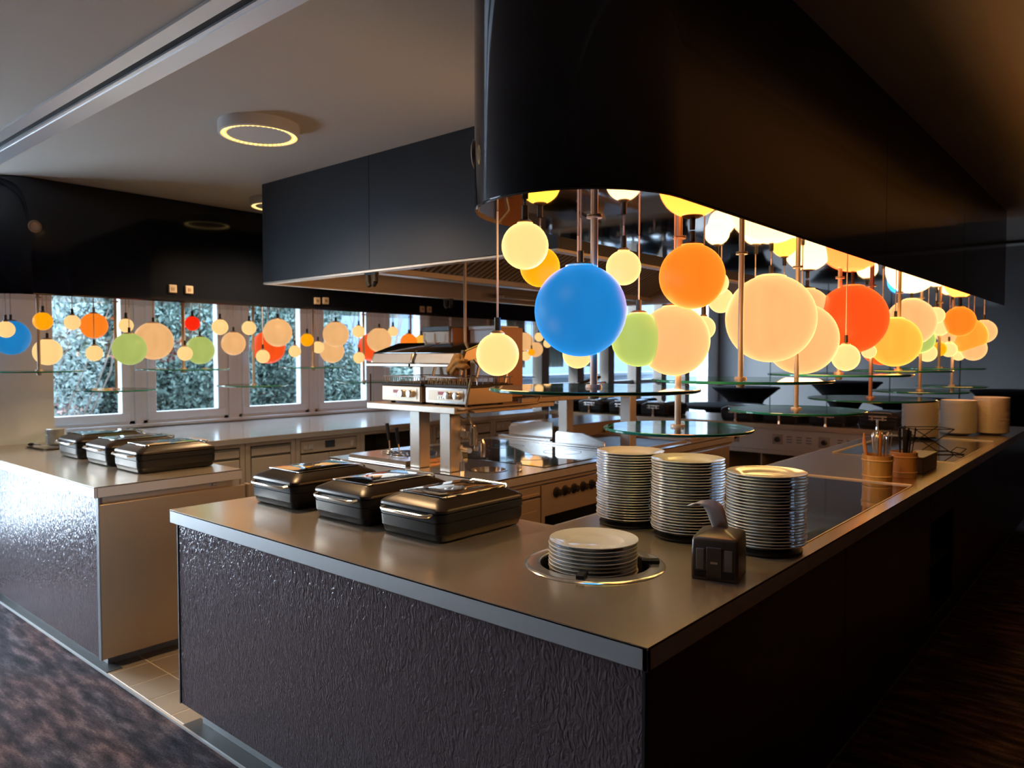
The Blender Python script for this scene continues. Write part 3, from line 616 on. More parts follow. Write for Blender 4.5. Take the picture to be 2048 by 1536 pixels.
def grill(x0, x1, label, panel):
    g = thing('contact_grill', label, 'grill', ((x0 + x1) / 2, 2.9, SZ))
    y0, y1 = 2.90, 3.27
    part('housing', MB().box(x0, x1, y0, y1, SZ + .012, SZ + .105), [steel_tan], g, bevel=.004)
    fp = part('front_panel', MB().box(x0 + .004, x1 - .004, y0 - .006, y0, SZ + .014, SZ + .102), panel, g, bevel=.003)
    part('inlay', MB().box(x0 + .03, x1 - .03, y0 - .009, y0 - .006, SZ + .03, SZ + .088), steel_tan, fp)
    part('readout', MB().box(x0 + .11, x0 + .155, y0 - .011, y0 - .009, SZ + .062, SZ + .08), led_red, fp)
    for q in range(3): part('push_button', MB().box(x0 + .108 + .018 * q, x0 + .118 + .018 * q, y0 - .012, y0 - .009, SZ + .04, SZ + .052), chrome, fp)
    for q in range(2):
        k = part('knob', MB().lathe([(.022, 0), (.022, .008), (.018, .026), (.001, .027)], 18, (0, 0, 0)), chrome, None)
        k.parent = g; k.rotation_euler = (PI / 2, 0, 0); k.location = (x0 + .195 + .07 * q - (x0 + x1) / 2, -.008, .06)
    part('top_frame', MB().box(x0 - .005, x1 + .005, y0 - .008, y1, SZ + .105, SZ + .118), black_mat, g, bevel=.003)
    part('cooking_plate', MB().box(x0 + .02, x1 - .02, y0 + .02, y1 - .02, SZ + .118, SZ + .124), black_mat, g)
    rk = MB(); zt, zb = SZ + .158, SZ + .120
    rk.tube([(x0 + .01, y0, zt), (x1 - .005, y0, zt), (x1 - .005, y1, zt), (x0 + .01, y1, zt)], .0035, 6, closed=True)
    n = 9
    for q in range(n):
        xa = x0 + .03 + (x1 - x0 - .05) * q / (n - 1)
        rk.tube([(xa - .011, y0 + .002, zb), (xa - .011, y0, zt - .006), (xa + .009, y0, zt - .006), (xa + .009, y0 + .002, zb)], .003, 6)
    for q in range(8):
        ya = y0 + .03 + (y1 - y0 - .05) * q / 7
        rk.tube([(x1 - .006, ya, zb), (x1 - .005, ya, zt)], .003, 6)
    part('wire_rail', rk, chrome, g)
    for q in range(4): part('foot', MB().cyl((x0 + .04 + (q % 2) * (x1 - x0 - .08), y0 + .05 + (q // 2) * .26, SZ), (x0 + .04 + (q % 2) * (x1 - x0 - .08), y0 + .05 + (q // 2) * .26, SZ + .013), .014, .014, 10), black_mat, g)
    # raised lid
    a, b = x0 - .09, x1 - .055
    ld = part('lid', MB().prism_axis([(2.885, SZ + .235), (2.885, SZ + .25), (2.905, SZ + .292), (3.10, SZ + .352), (3.24, SZ + .355), (3.24, SZ + .30)], a, b, 'x'), steel_tan, g, bevel=.003)
    part('lid_top', MB().prism_axis([(2.902, SZ + .2935), (3.10, SZ + .3535), (3.24, SZ + .3565), (3.24, SZ + .360), (3.10, SZ + .357), (2.902, SZ + .297)], a + .006, b - .006, 'x'), dark_glass, ld)
    part('lid_front', MB().prism_axis([(2.880, SZ + .238), (2.886, SZ + .238), (2.903, SZ + .288), (2.897, SZ + .290)], a + .02, b - .02, 'x'), steel, ld)
    part('grip_bar', MB().box(a - .02, b + .01, 2.862, 2.884, SZ + .216, SZ + .234), steel_pol, ld, bevel=.004)
    part('side_bracket', MB().prism_axis([(2.865, SZ + .215), (2.885, SZ + .215), (2.93, SZ + .30), (2.91, SZ + .31)], b - .004, b + .014, 'x'), black_mat, ld)
    part('stay', MB().tube([(a + .015, 2.87, SZ + .17), (a + .015, 2.87, SZ + .005)], .004, 6) if x0 < -3.3 else MB().tube([(x1 + .035, 2.89, SZ + .17), (x1 + .012, 2.87, SZ + .005)], .006, 8), chrome if x0 > -3.3 else black_mat, g)
    for xh in (x1 - .05, x0 + .05): part('hinge_arm', MB().tube([(xh, 3.25, SZ + .1), (xh, 3.29, SZ + .22), (xh - .03, 3.22, SZ + .31)], .010, 8), steel, g)
    return g
grill(-3.51, -3.168, 'left contact grill with lid raised on the steel shelf', steel_tan)
grill(-3.130, -2.797, 'right contact grill with bright front frame, brown mitt hanging on its lid', steel_pol)

# oven mitt draped over the right grill's grip
mo = MB(); mo.sphere((0, 0, .06), 1.0, 26, 18)
def fold(x, y, z):
    z -= .06
    r = 1 + .16 * math.sin(5 * x + 3 * z) + .12 * math.sin(9 * z - 4 * x + 1) + .07 * math.sin(14 * x + 6 * y)
    X, Z = x * .078 * r, z * .048 * r
    Z -= .42 * abs(X) * (1.2 if X < 0 else .3)                 # both ends sag over the bar
    return X, y * .030 * r - .004 * math.sin(30 * X), Z + .072
mo.v = [fold(*p) for p in mo.v]
mo.sphere((-.062, -.004, .028), .020, 12, 8)
solo('oven_mitt', mo, mitt_m, 'rumpled brown oven mitt hanging on the right grill lid', 'mitt', (-2.84, 2.868, SZ + .172), smooth=60)

# dispensers behind the grills
tan_body = mat('dispenser_tan', (.60, .44, .30), .4, .15, var=.06, vscale=5)
b1 = thing('drink_dispenser', 'steel and wood dispenser with grey top, left behind the grills', 'dispenser', (-3.47, 3.5, SZ))
part('body', MB().box(-3.60, -3.36, 3.31, 3.62, SZ, 1.755), tan_body, b1, bevel=.004)
part('lid', MB().box(-3.605, -3.355, 3.305, 3.625, 1.755, 1.785), grey_plastic, b1, bevel=.003)
part('side_board', MB().box(-3.355, -3.335, 3.32, 3.61, SZ, 1.775), wood_orng, b1, bevel=.003)
for q in range(2): part('tap_lever', MB().tube([(-3.53 + .09 * q, 3.30, 1.66), (-3.53 + .09 * q, 3.26, 1.70), (-3.53 + .09 * q, 3.26, 1.74)], .005, 8), white_plastic, b1)
b2 = thing('drink_dispenser', 'white dispenser with wooden side board, behind the right grill', 'dispenser', (-3.2, 3.55, SZ))
part('body', MB().box(-3.285, -3.075, 3.42, 3.64, SZ, 1.76), white_plastic, b2, bevel=.006)
part('lid', MB().box(-3.292, -3.068, 3.413, 3.647, 1.76, 1.785), white_plastic, b2, bevel=.005)
part('side_board', MB().box(-3.066, -3.046, 3.42, 3.66, SZ + .02, 1.775), wood_orng, b2, bevel=.003)
part('base', MB().box(-3.30, -2.98, 3.40, 3.70, SZ, SZ + .02), black_mat, b2, bevel=.003)
part('tap', MB().tube([(-3.18, 3.415, 1.58), (-3.18, 3.37, 1.58), (-3.18, 3.37, 1.55)], .008, 8).box(-3.186, -3.174, 3.365, 3.375, 1.58, 1.66), grey_plastic, b2)
fp = thing('frying_pan', 'black frying pan on the shelf behind the white dispenser', 'pan', (-3.05, 4.05, SZ + .029))
part('bowl', MB().lathe([(.001, .004), (.10, .004), (.13, .035), (.137, .035), (.105, 0), (.001, 0)], 28, (-3.05, 4.05, SZ + .029)), black_mat, fp)
part('handle', MB().tube([(-3.02, 4.17, SZ + .062), (-3.0, 4.22, SZ + .085), (-2.97, 4.30, SZ + .11), (-2.94, 4.38, SZ + .13)], .010, 8), black_mat, fp)
wb = MB().loft([(0, .07, .05, .012), (.05, .085, .062, .015), (.055, .088, .065, .016)], 5)
solo('food_tub', wb, white_plastic, 'small white tub at the far end of the steel shelf', 'tub', (-3.1, 4.5, SZ + .029))

# ------------------------------------------------------------------ extractor canopy over the island
cv = thing('extractor_canopy', 'big square black extractor canopy hung from the ceiling over the island', 'canopy', (-3.4, 4.3, CZ))
X0, X1, Y0, Y1, Z0 = -4.50, -2.05, 2.71, 6.15, 2.072
part('front_panel', MB().box(X0, -3.39, Y0, Y0 + .02, Z0 + .014, CZ), canopy_blk, cv, bevel=.001)
part('front_panel', MB().box(-3.387, X1, Y0, Y0 + .02, Z0 + .014, CZ), canopy_blk, cv, bevel=.001)
part('side_panel', MB().box(X0, X0 + .02, Y0 + .021, Y1, Z0 + .014, CZ), canopy_blk, cv)
part('side_panel', MB().box(X1 - .02, X1, Y0 + .021, Y1, Z0 + .014, CZ), canopy_blk, cv)
part('back_panel', MB().box(X0 + .021, X1 - .021, Y1 - .02, Y1, Z0 + .014, CZ), canopy_blk, cv)
r = MB().box(X0, X1, Y0, Y0 + .055, Z0, Z0 + .013).box(X0, X1, Y1 - .055, Y1, Z0, Z0 + .013).box(X0, X0 + .055, Y0 + .055, Y1 - .055, Z0, Z0 + .013).box(X1 - .055, X1, Y0 + .055, Y1 - .055, Z0, Z0 + .013)
part('rim', r, steel, cv, bevel=.002)
r = MB().box(X0 + .021, X0 + .03, Y0 + .03, Y1 - .03, Z0 + .013, 2.45).box(X1 - .03, X1 - .021, Y0 + .03, Y1 - .03, Z0 + .013, 2.45).box(X0 + .03, X1 - .03, Y1 - .03, Y1 - .021, Z0 + .013, 2.45).box(X0 + .03, X1 - .03, Y0 + .021, Y0 + .03, Z0 + .013, 2.45).box(X0 + .03, X1 - .03, Y0 + .03, Y1 - .03, 2.45, 2.46)
part('liner', r, liner_m, cv)
part('gutter', MB().box(-3.66, -3.56, Y0 + .03, Y1 - .03, 2.10, 2.14), liner_m, cv, bevel=.004)
sl = MB().obox((0, 0, 0), (.86, .022, .016), Matrix.Rotation(-.42, 3, 'Y')).mesh('slat', [filt_m])
for i in range(62):
    o = link('slat', sl, cv, (-3.57 + .41 + 3.4, 2.80 + .053 * i - 4.3, 2.14 + .18 - CZ))
    o = link('slat', sl, cv, (-3.65 - .41 + 3.4, 2.80 + .053 * i - 4.3, 2.14 + .18 - CZ)); o.rotation_euler = (0, 0, PI)
for q in range(7):
    part('filter_divider', MB().obox((-3.16, 2.80 + .53 * q, 2.335), (.9, .02, .03), Matrix.Rotation(-.42, 3, 'Y')), liner_m, cv)
part('filter_back', MB().obox((-3.16, 4.43, 2.345), (.9, 3.3, .004), Matrix.Rotation(-.42, 3, 'Y')).obox((-4.06, 4.43, 2.345), (.9, 3.3, .004), Matrix.Rotation(.42, 3, 'Y')), black_mat, cv)
for q, (xx, yy) in enumerate(((-3.41, 2.742), (-2.62, 6.12), (-4.47, 4.4))):
    nz = thing('fire_nozzle', ['twin black nozzle under the front rim of the canopy', 'twin black nozzle under the far right corner of the canopy', 'small twin nozzle on the left inner side of the canopy'][q], 'nozzle', (xx, yy, Z0))
    zb = Z0 + .013 if q != 9 else Z0
    part('bracket', MB().box(xx - .05, xx + .05, yy - .012, yy + .012, Z0 - .012, Z0), black_mat, nz)
    for s in (-1, 1): part('nozzle_head', MB().cyl((xx + s * .032, yy, Z0 - .012), (xx + s * .032, yy, Z0 - .05), .016, .018, 12).cyl((xx + s * .032, yy, Z0 - .05), (xx + s * .018, yy, Z0 - .075), .018, .012, 12), black_mat, nz)
part('fluorescent_fitting', MB().box(-4.35, -4.29, 4.9, 6.05, 2.10, 2.13), steel_pol, cv, bevel=.004)

# ------------------------------------------------------------------ the two long lacquered hoods
def capsule(x0, x1, y0, y1, n=20):
    cx, R = (x0 + x1) / 2, (x1 - x0) / 2
    p = [(x1, y1), (x0, y1)]
    p += [(cx - R * math.cos(PI * i / n), y0 + R - R * math.sin(PI * i / n)) for i in range(n + 1)]
    return p
HZ = 1.99
def hood(x0, x1, y1, label, face, cap):
    h = thing('pendant_hood', label, 'hood', ((x0 + x1) / 2, 1.395, CZ))
    part('shell', MB().prism(capsule(x0, x1, 1.395, y1), HZ + .006, CZ - .002), face, h, smooth=30)
    part('underside', MB().prism(capsule(x0 + .004, x1 - .004, 1.399, y1 - .004), HZ, HZ + .006), mirror_hood, h, smooth=0)
    for ys in (1.70, 3.55, 5.3): pass
    return h
hr = hood(-1.49, -.897, 7.0, 'glossy dark hood with rounded end in the foreground over the counter', gloss_hood, None)
for yy in (3.55, 5.3): part('panel_joint', MB().box(-.8972, -.8966, yy, yy + .004, HZ + .01, CZ - .004), black_mat, hr)
hl = hood(-6.01, -5.42, 7.6, 'long glossy dark hood along the window side', gloss_hood, None)
def spot(parent, p, nrm):
    o = MB().lathe([(.040, 0), (.040, .006), (.030, .010), (.026, .006), (.001, .004)], 24, (0, 0, 0))
    k = part('signal_lamp', o, brass, None); k.parent = parent; k.location = Vector(p) - parent.location
    k.rotation_euler = Vector(nrm).to_track_quat('Z', 'Y').to_euler(); return k
spot(hl, (-5.421, 1.66, 2.42), (1, 0, 0))
a = math.radians(214); spot(hr, (-1.1935 + .296 * math.cos(a), 1.6915 + .296 * math.sin(a), 2.157), (math.cos(a), math.sin(a), 0))
for yy, zz in ((2.531, 2.083), (2.653, 2.084), (3.766, 2.064), (3.852, 2.069), (4.97, 2.05), (5.062, 2.052)):
    s = part('socket_outlet', MB().box(-5.42, -5.402, yy - .03, yy + .03, zz - .03, zz + .03), socket_m, hl, bevel=.005)
    part('socket_hole', MB().box(-5.403, -5.400, yy - .012, yy + .012, zz - .012, zz + .012), brass, s)

# ceiling ring lamps
def ring_lamp(cx, cy, R, label):
    r = thing('ring_lamp', label, 'ceiling lamp', (cx, cy, CZ))
    part('drum', MB().lathe([(R, 0), (R, -.052), (R - .012, -.056), (R - .012, -.004)], 48, (cx, cy, CZ), capb=False, capt=False), lamp_body, r)
    part('light_ring', MB().lathe([(R - .012, -.050), (R - .040, -.050)], 48, (cx, cy, CZ), capb=False, capt=False), lamp_ring, r)
    bd = MB().sphere((0, 0, 0), .008, 8, 6).mesh('bead', [lamp_gem])
    for i in range(44):
        a = 2 * PI * i / 44; link('bead', bd, r, ((R - .026) * math.cos(a), (R - .026) * math.sin(a), -.050))
    part('cover_disc', MB().lathe([(.001, -.052), (R - .042, -.052), (R - .040, -.046), (.001, -.046)], 48, (cx, cy, CZ)), lamp_body, r)
    sd = bpy.data.lights.new('lamp_light', 'SPOT'); sd.spot_size = math.radians(150); sd.spot_blend = .6; sd.shadow_soft_size = .12; sd.energy = RING_BULB; sd.color = (1.0, .66, .34)
    so = bpy.data.objects.new('lamp_light', sd); COL.objects.link(so); so.parent = r; so.location = (0, 0, -.19)
ring_lamp(-3.354, 2.01, .192, 'round ceiling lamp with a ring of yellow beads, nearest the rail')
ring_lamp(-4.86, 3.05, .192, 'far ceiling ring lamp half hidden behind the black canopy')

# ------------------------------------------------------------------ glass shelves hung on rods from the hoods
gd_cache = {}
def glass_shelf(x, y, z, R, label):
    g = thing('glass_shelf', label, 'glass shelf', (x, y, HZ), 0, 'round glass shelves hung under the hoods')
    key = round(R, 3)
    if key not in gd_cache:
        top = MB().lathe([(.001, .010), (R - .003, .010)], 64, (0, 0, 0), capb=False, capt=False).lathe([(.001, 0), (R - .003, 0)], 64, (0, 0, 0), capb=False, capt=False)
        edge = MB().lathe([(R - .003, 0), (R, .002), (R, .008), (R - .003, .010)], 64, (0, 0, 0), capb=False, capt=False)
        gd_cache[key] = (top.mesh('glass_disc', [shelf_m], smooth=0), edge.mesh('polished_edge', [shelf_edge]))
    d = link('glass_disc', gd_cache[key][0], g, (0, 0, z - HZ)); e = link('polished_edge', gd_cache[key][1], d)
    part('rod', MB().cyl((x, y, z - .02), (x, y, HZ - .001), .0105, .0105, 12), pole_steel, g)
    part('flange', MB().cyl((x, y, z + .010), (x, y, z + .018), .024, .022, 18), pole_steel, g)
    part('ceiling_flange', MB().cyl((x, y, HZ - .005), (x, y, HZ - .001), .022, .022, 18), pole_steel, g)
    part('end_nut', MB().cyl((x, y, z - .022), (x, y, z - .001), .015, .018, 14), pole_steel, g)
    return g
RY = [1.755, 2.25, 2.745, 3.34, 3.925, 4.49, 5.085, 5.66, 6.24, 6.72]
RR = [.295, .245, .335, .29, .34, .33, .30, .30, .30, .25]
ordn = ['first', 'second', 'third', 'fourth', 'fifth', 'sixth', 'seventh', 'eighth', 'ninth', 'tenth']
for i, y in enumerate(RY):
    glass_shelf(-1.2, y, 1.50 if i % 2 == 0 else 1.352, RR[i], '%s glass shelf from the near end under the right hood, at the %s level' % (ordn[i], 'higher' if i % 2 == 0 else 'lower'))
for i, y in enumerate(RY):
    glass_shelf(-5.71, y, 1.488 if i % 2 == 0 else 1.346, [.28, .28, .34, .29, .30, .29, .3, .3, .3, .25][i], '%s glass shelf from the left under the window side hood, at the %s level' % (ordn[i], 'higher' if i % 2 == 0 else 'lower'))

# ------------------------------------------------------------------ globe pendants
gl_cache = {}
def pendant(px, py, d, D, colr, label, off=0.0):
    """pixel -> position along the view ray at the depth where a globe of diameter D shows d pixels"""
    yaw, pit = math.radians(40.6), math.radians(2.18)
    f = Vector((-math.sin(yaw) * math.cos(pit), math.cos(yaw) * math.cos(pit), -math.sin(pit)))
    rt = Vector((math.cos(yaw), math.sin(yaw), 0)); up = rt.cross(f)
    p = Vector((0, 0, 1.6)) + (f + rt * ((px - 1024) / 1495) - up * ((py - 768) / 1495)) * (1495 * D / d)
    place(p, D, colr, label)
PEND = []
def place(p, D, colr, label):
    PEND.append((p.copy(), D, label))
    x, y, z = p; R = D / 2
    g = thing('globe_pendant', label, 'pendant lamp', (x, y, HZ), 0, 'glowing glass globes hung under the hoods')
    key = (round(D, 3), colr)
    if key not in gl_cache:
        n = 40 if D > .2 else 28
        gl_cache[key] = MB().sphere((0, 0, 0), R, n, n // 2, zmax=.945).mesh('globe', [GM[colr]])
    link('globe', gl_cache[key], g, (0, 0, z - HZ))
    bulb_d = bpy.data.lights.new('bulb', 'POINT'); bulb_d.shadow_soft_size = R * 1.03; bulb_d.use_soft_falloff = False
    bulb_d.color = GCOL[colr]; bulb_d.energy = GLOBE_BULB * (1.0 if p.x > -3 else .07) * PI * 4 * PI * R * R
    bulb = bpy.data.objects.new('bulb', bulb_d); COL.objects.link(bulb); bulb.parent = g; bulb.location = (0, 0, z - HZ)
    zt = z + R * .945
    part('cap', MB().lathe([(R * .34, -.001), (R * .33, .004), (R * .2, .010), (.001, .011)], 24, (x, y, zt)), brass, g)
    part('socket', MB().cyl((x, y, zt + .009), (x, y, zt + .045), .009, .0085, 12), black_mat, g)
    part('cord', MB().cyl((x, y, zt + .045), (x, y, HZ - .001), .0028, .0028, 8), cord_m, g)

PE = [
 (1050, 492, 94, .12, 'cream', 'small cream globe high at the near end of the right hood, before an amber one'),
 (1080, 534, 80, .12, 'amber', 'amber globe tucked behind the small cream globe at the near end of the right hood'),
 (1161, 621, 184, .262, 'blue', 'large blue globe at the near end of the right hood'),
 (1247, 535.5, 70, .105, 'cream', 'small cream globe hanging high just right of the large blue globe'),
 (1384, 553, 130, .203, 'orange', 'orange globe hanging high right of the blue globe, near the hood underside'),
 (1277, 679, 109, .178, 'green', 'green globe between the blue globe and a peach globe'),
 (1348, 681, 141, .232, 'peach', 'peach globe in front of the green globe'),
 (1155, 707, 60, .098, 'cream', 'small cream globe peeping out below the large blue globe'),
 (995, 709, 86, .117, 'cream', 'cream globe hung lowest at the very near left end of the right hood'),
 (1442, 601, 50, .104, 'cream', 'small cream globe half hidden behind the lower right of the orange globe'),
 (1433, 566, 48, .096, 'cream', 'small cream globe hidden behind the right edge of the orange globe'),
 (1407, 656, 47, .086, 'cream', 'small cream globe half hidden behind the right edge of the peach globe'),
 (1541, 637, 175, .352, 'peach', 'largest peach globe in the middle of the right hood'),
 (1603, 678, 141, .325, 'peach', 'large peach globe behind and below the largest peach globe'),
 (1614, 620, 88, .225, 'peach', 'peach globe mostly hidden between the largest peach globe and the vermilion one'),
 (1704, 638, 136, .342, 'vermilion', 'large vermilion globe under the right hood'),
 (1691.5, 715, 54, .128, 'cream', 'small cream globe hung low in front of the large vermilion globe'),
 (1790, 684, 98, .29, 'yellow', 'yellow globe right of the large vermilion globe'),
 (1764, 688, 84, .262, 'vermilion', 'vermilion globe peeping out under the yellow globe'),
 (1738, 703, 28, .078, 'cream', 'tiny cream globe between the vermilion globe and the yellow one'),
 (1822, 644, 93, .303, 'peach', 'large peach globe above and behind the yellow globe'),
 (1841, 679, 54, .183, 'green', 'green globe peeping out right of the yellow globe'),
 (1880, 655.5, 32, .118, 'cream', 'small cream globe just left of the far orange globe'),
 (1872, 631, 33, .110, 'cream', 'small cream globe above left of the far orange globe'),
 (1919, 643, 59, .215, 'orange', 'far orange globe near the end of the right hood'),
 (1936, 672, 70, .272, 'ochre', 'far amber globe below and behind the far orange globe'),
 (1968, 663, 46, .180, 'peach', 'farthest peach globe at the right end of the cluster'),
 (1947, 697, 48, .186, 'peach', 'peach globe below the far amber globe'),
 (1898, 699, 30, .116, 'cream', 'small cream globe left below the far amber globe'),
 (1855, 706, 35, .120, 'cream', 'small cream globe below the green one at the far end'),
 (1879, 698, 28, .108, 'amber', 'small amber globe between two small cream globes at the far end'),
 (1917, 708, 26, .103, 'cream', 'tiny cream globe lowest under the far amber globe'),
 (1904, 663, 60, .235, 'peach', 'peach globe behind the far orange globe'),
 (1510, 603, 50, .110, 'cream', 'small cream globe hidden behind the upper left of the largest peach globe'),
 (1568, 598, 48, .112, 'amber', 'amber globe hidden behind the top of the largest peach globe'),
 (1733, 631, 38, .117, 'cream', 'small cream globe hidden behind the large vermilion globe'),
 (1800, 662, 48, .19, 'blue', 'blue globe hidden behind the yellow globe'),
 # window side hood
 (11.4, 659, 33, .108, 'cream', 'cream globe at the left picture edge before the blue globe'),
 (22, 675, 69, .234, 'blue', 'blue globe at the left end of the window side hood'),
 (85.6, 642.5, 36, .118, 'amber', 'amber globe near the left end of the window side hood'),
 (95, 704, 53, .184, 'cream', 'mid sized cream globe below the left amber globe'),
 (144.7, 645, 30, .104, 'cream', 'small cream globe just left of the orange globe in the first window'),
 (188, 651.4, 51, .184, 'orange', 'orange globe in front of the first window'),
 (188.7, 706.5, 31.5, .110, 'cream', 'small cream globe straight below the orange globe of the first window'),
 (252, 651, 28, .102, 'cream', 'small cream globe above the first green globe of the window side'),
 (259, 698, 64, .226, 'green', 'larger green globe between the first and second windows'),
 (307, 682, 75, .292, 'peach', 'large peach globe right of the larger green globe'),
 (384.7, 647, 29, .113, 'red', 'small bright red globe before the second window'),
 (400, 700.5, 56, .228, 'green', 'second green globe below the small red globe'),
 (370, 707, 29, .108, 'cream', 'small cream globe left in front of the second green globe'),
 (440, 654, 31.5, .124, 'cream', 'small cream globe high at the right edge of the second window'),
 (467, 687, 47, .194, 'peach', 'peach globe before the mullion right of the second window'),
 (498, 656, 28, .116, 'cream', 'small cream globe high at the left edge of the third window'),
 (537, 694.6, 65, .290, 'vermilion', 'vermilion globe before the third window'),
 (555.4, 665.4, 56, .232, 'peach', 'peach globe overlapping the vermilion globe of the third window'),
 (525.7, 713, 27, .108, 'cream', 'small cream globe low in front of the vermilion globe of the third window'),
 (589.7, 702.7, 24, .105, 'cream', 'small cream globe at the right edge of the third window'),
 (614, 680, 26, .115, 'amber', 'small amber globe before the mullion right of the third window'),
 (636, 694.6, 24, .110, 'cream', 'small cream globe left of two overlapping peach globes'),
 (664, 702, 48, .226, 'peach', 'lower of two overlapping peach globes before the fourth window'),
 (671.7, 668.7, 51, .232, 'peach', 'upper of two overlapping peach globes before the fourth window'),
 (717.4, 663, 25, .118, 'cream', 'small cream globe high in the fourth window'),
 (718, 715.4, 23, .109, 'cream', 'small cream globe low in the fourth window'),
 (744, 694.6, 56, .285, 'vermilion', 'vermilion globe just left of the grills'),
 (758.6, 680, 49, .236, 'peach', 'peach globe in front of the vermilion globe left of the grills'),
 (786, 663, 20, .097, 'cream', 'tiny cream globe right of the peach globe above the grills'),
 (817.7, 684, 34, .172, 'orange', 'orange globe seen just above the left grill lid'),
 (842, 682, 24, .123, 'yellow', 'small yellow globe partly behind the left dispenser'),
 (1048, 683, 37, .221, 'peach', 'farthest peach globe of the window side hood, left of the blue globe'),
 (1071, 699, 30, .190, 'peach', 'far peach globe right below the farthest peach one'),
 (1051.6, 712, 20, .120, 'cream', 'far small cream globe lowest left of the blue globe'),
 (1063, 704.6, 14, .083, 'amber', 'tiny amber globe among the far peach globes'),
 (1078, 674, 18, .110, 'cream', 'far small cream globe beside the upper left of the blue globe'),
 (1095, 687, 17, .105, 'cream', 'far small cream globe touching the outline of the blue globe'),
]
for p in PE: pendant(*p)

# ------------------------------------------------------------------ chafing dishes
def chafing_dish():
    r = thing('chafing_dish', '-', 'chafing dish', (0, 0, 0), 0, 'black lidded chafing dishes')
    hw, hd = .170, .225
    part('body', MB().loft([(0.004, hw - .016, hd - .016, .028), (.009, hw - .010, hd - .010, .032), (.030, hw - .005, hd - .005, .034), (.033, hw - .002, hd - .002, .035), (.070, hw, hd, .035),
        (.072, hw - .003, hd - .003, .034), (.075, hw - .003, hd - .003, .034), (.077, hw + .001, hd + .001, .035), (.100, hw + .001, hd + .001, .035), (.104, hw - .004, hd - .004, .033)], 7), black_satin, r)
    for sx in (-1, 1):
        for sy in (-1, 1): part('foot', MB().cyl((sx * .12, sy * .17, 0), (sx * .12, sy * .17, .0045), .016, .018, 12), black_mat, r)
    part('lid', MB().loft([(.105, hw - .002, hd - .002, .034), (.108, hw + .002, hd + .002, .036), (.116, hw + .001, hd + .001, .036), (.122, hw - .004, hd - .004, .036), (.138, hw - .034, hd - .036, .034), (.146, hw - .052, hd - .056, .03), (.1495, hw - .060, hd - .064, .026)], 7), dark_lid, r)
    part('lid_window', MB().loft([(.148, hw - .054, hd - .058, .025), (.1515, hw - .056, hd - .060, .024), (.156, hw - .085, hd - .10, .022), (.158, hw - .12, hd - .15, .018)], 7), dark_glass, r)
    part('lid_rim', MB().tube([(sx * (hw - .058), sy * (hd - .062), .1500) for sx, sy in ((-1, -1), (1, -1), (1, 1), (-1, 1))], .0022, 6, closed=True), chrome, r)
    part('handle', MB().tube([(-.125, -hd - .002, .100), (-.122, -hd - .020, .098), (-.10, -hd - .030, .097), (.10, -hd - .030, .097), (.122, -hd - .020, .098), (.125, -hd - .002, .100)], .0065, 8), chrome, r)
    h = part('hinge', MB().box(-.075, .075, hd, hd + .012, .105, .122).box(-.075, .075, hd + .002, hd + .014, .082, .094), chrome, r, bevel=.003)
    part('hinge_post', MB().box(-.052, -.034, hd + .002, hd + .020, .078, .124).box(.034, .052, hd + .002, hd + .020, .078, .124), chrome, h, bevel=.003)
    part('hinge_foot', MB().cyl((0, hd + .012, .026), (0, hd + .012, .085), .011, .013, 10).cyl((0, hd + .012, .0), (0, hd + .012, .026), .015, .012, 10), chrome, h)
    part('lid_lift_bar', MB().tube([(-.10, hd - .03, .137), (-.09, hd - .02, .146), (.09, hd - .02, .146), (.10, hd - .03, .137)], .006, 8), chrome, r)
    return r
cd = chafing_dish()
places = [(-2.868, 1.98, 0, 'leftmost of three black chafing dishes on the front counter'), (-2.40, 1.98, 0, 'middle one of three black chafing dishes on the front counter'),
          (-1.995, 1.985, 0, 'rightmost black chafing dish on the front counter, nearest the plates'),
          (-5.235, 1.98, 0, 'leftmost of three black chafing dishes on the left counter, by the cup stack'), (-4.765, 1.975, 0, 'middle one of three black chafing dishes on the left counter'),
          (-4.345, 1.975, 0, 'rightmost of three black chafing dishes on the left counter, in front')]
cd.location = (places[0][0], places[0][1], ZT); cd['label'] = places[0][3]
for x, y, rz, lab in places[1:]: dup(cd, (x, y, ZT), rz, lab)
farx = [(-5.30, 'first from the left'), (-4.876, 'second from the left'), (-4.455, 'third from the left'), (-4.047, 'fourth from the left'), (-3.123, 'fourth from the right'), (-2.689, 'third from the right'), (-2.26, 'second from the right'), (-1.82, 'last on the right')]
for x, lab in farx: dup(cd, (x, 7.275, ZT), PI, 'black chafing dish on the far counter, %s in the row' % lab)

# ------------------------------------------------------------------ plates
def plate_mesh(R, h=.022):
    k = R / .13
    return MB().lathe([(.001, .004), (.075 * k, .004), (.080 * k, .0065), (.087 * k, .0125), (.090 * k, .0140), (R - .0030, h - .0003), (R - .0010, h), (R, h - .0014), (R - .0008, h - .0032), (R - .0036, h - .0036), (.092 * k, .0100), (.086 * k, .006), (.078 * k, .0), (.072 * k, .0), (.070 * k, .002), (.001, .002)], 40, (0, 0, 0), capb=False, capt=False)
def stack(cx, cy, z, n, R, step, nm, cat, top_label, rest_label, group, mesh, m=china, wob=.0025):
    rr = random.Random(int(cx * 1000) + n)
    for i in range(n):
        o = link(nm, mesh, None, (cx + rr.uniform(-wob, wob), cy + rr.uniform(-wob, wob), z + i * step)); o.rotation_euler = (0, 0, rr.uniform(0, 6))
        tag(o, top_label if i == n - 1 else rest_label, cat, group)
pm = plate_mesh(.130).mesh('dinner_plate', [china])
pm2 = plate_mesh(.139).mesh('dinner_plate', [china])
stack(DX - .005, DY, .915, 9, .139, .0118, 'dinner_plate', 'plate', 'top plate of the low stack in the round dispenser', 'white plate below the top one in the sunken round dispenser', 'plates in the sunken dispenser', pm2)
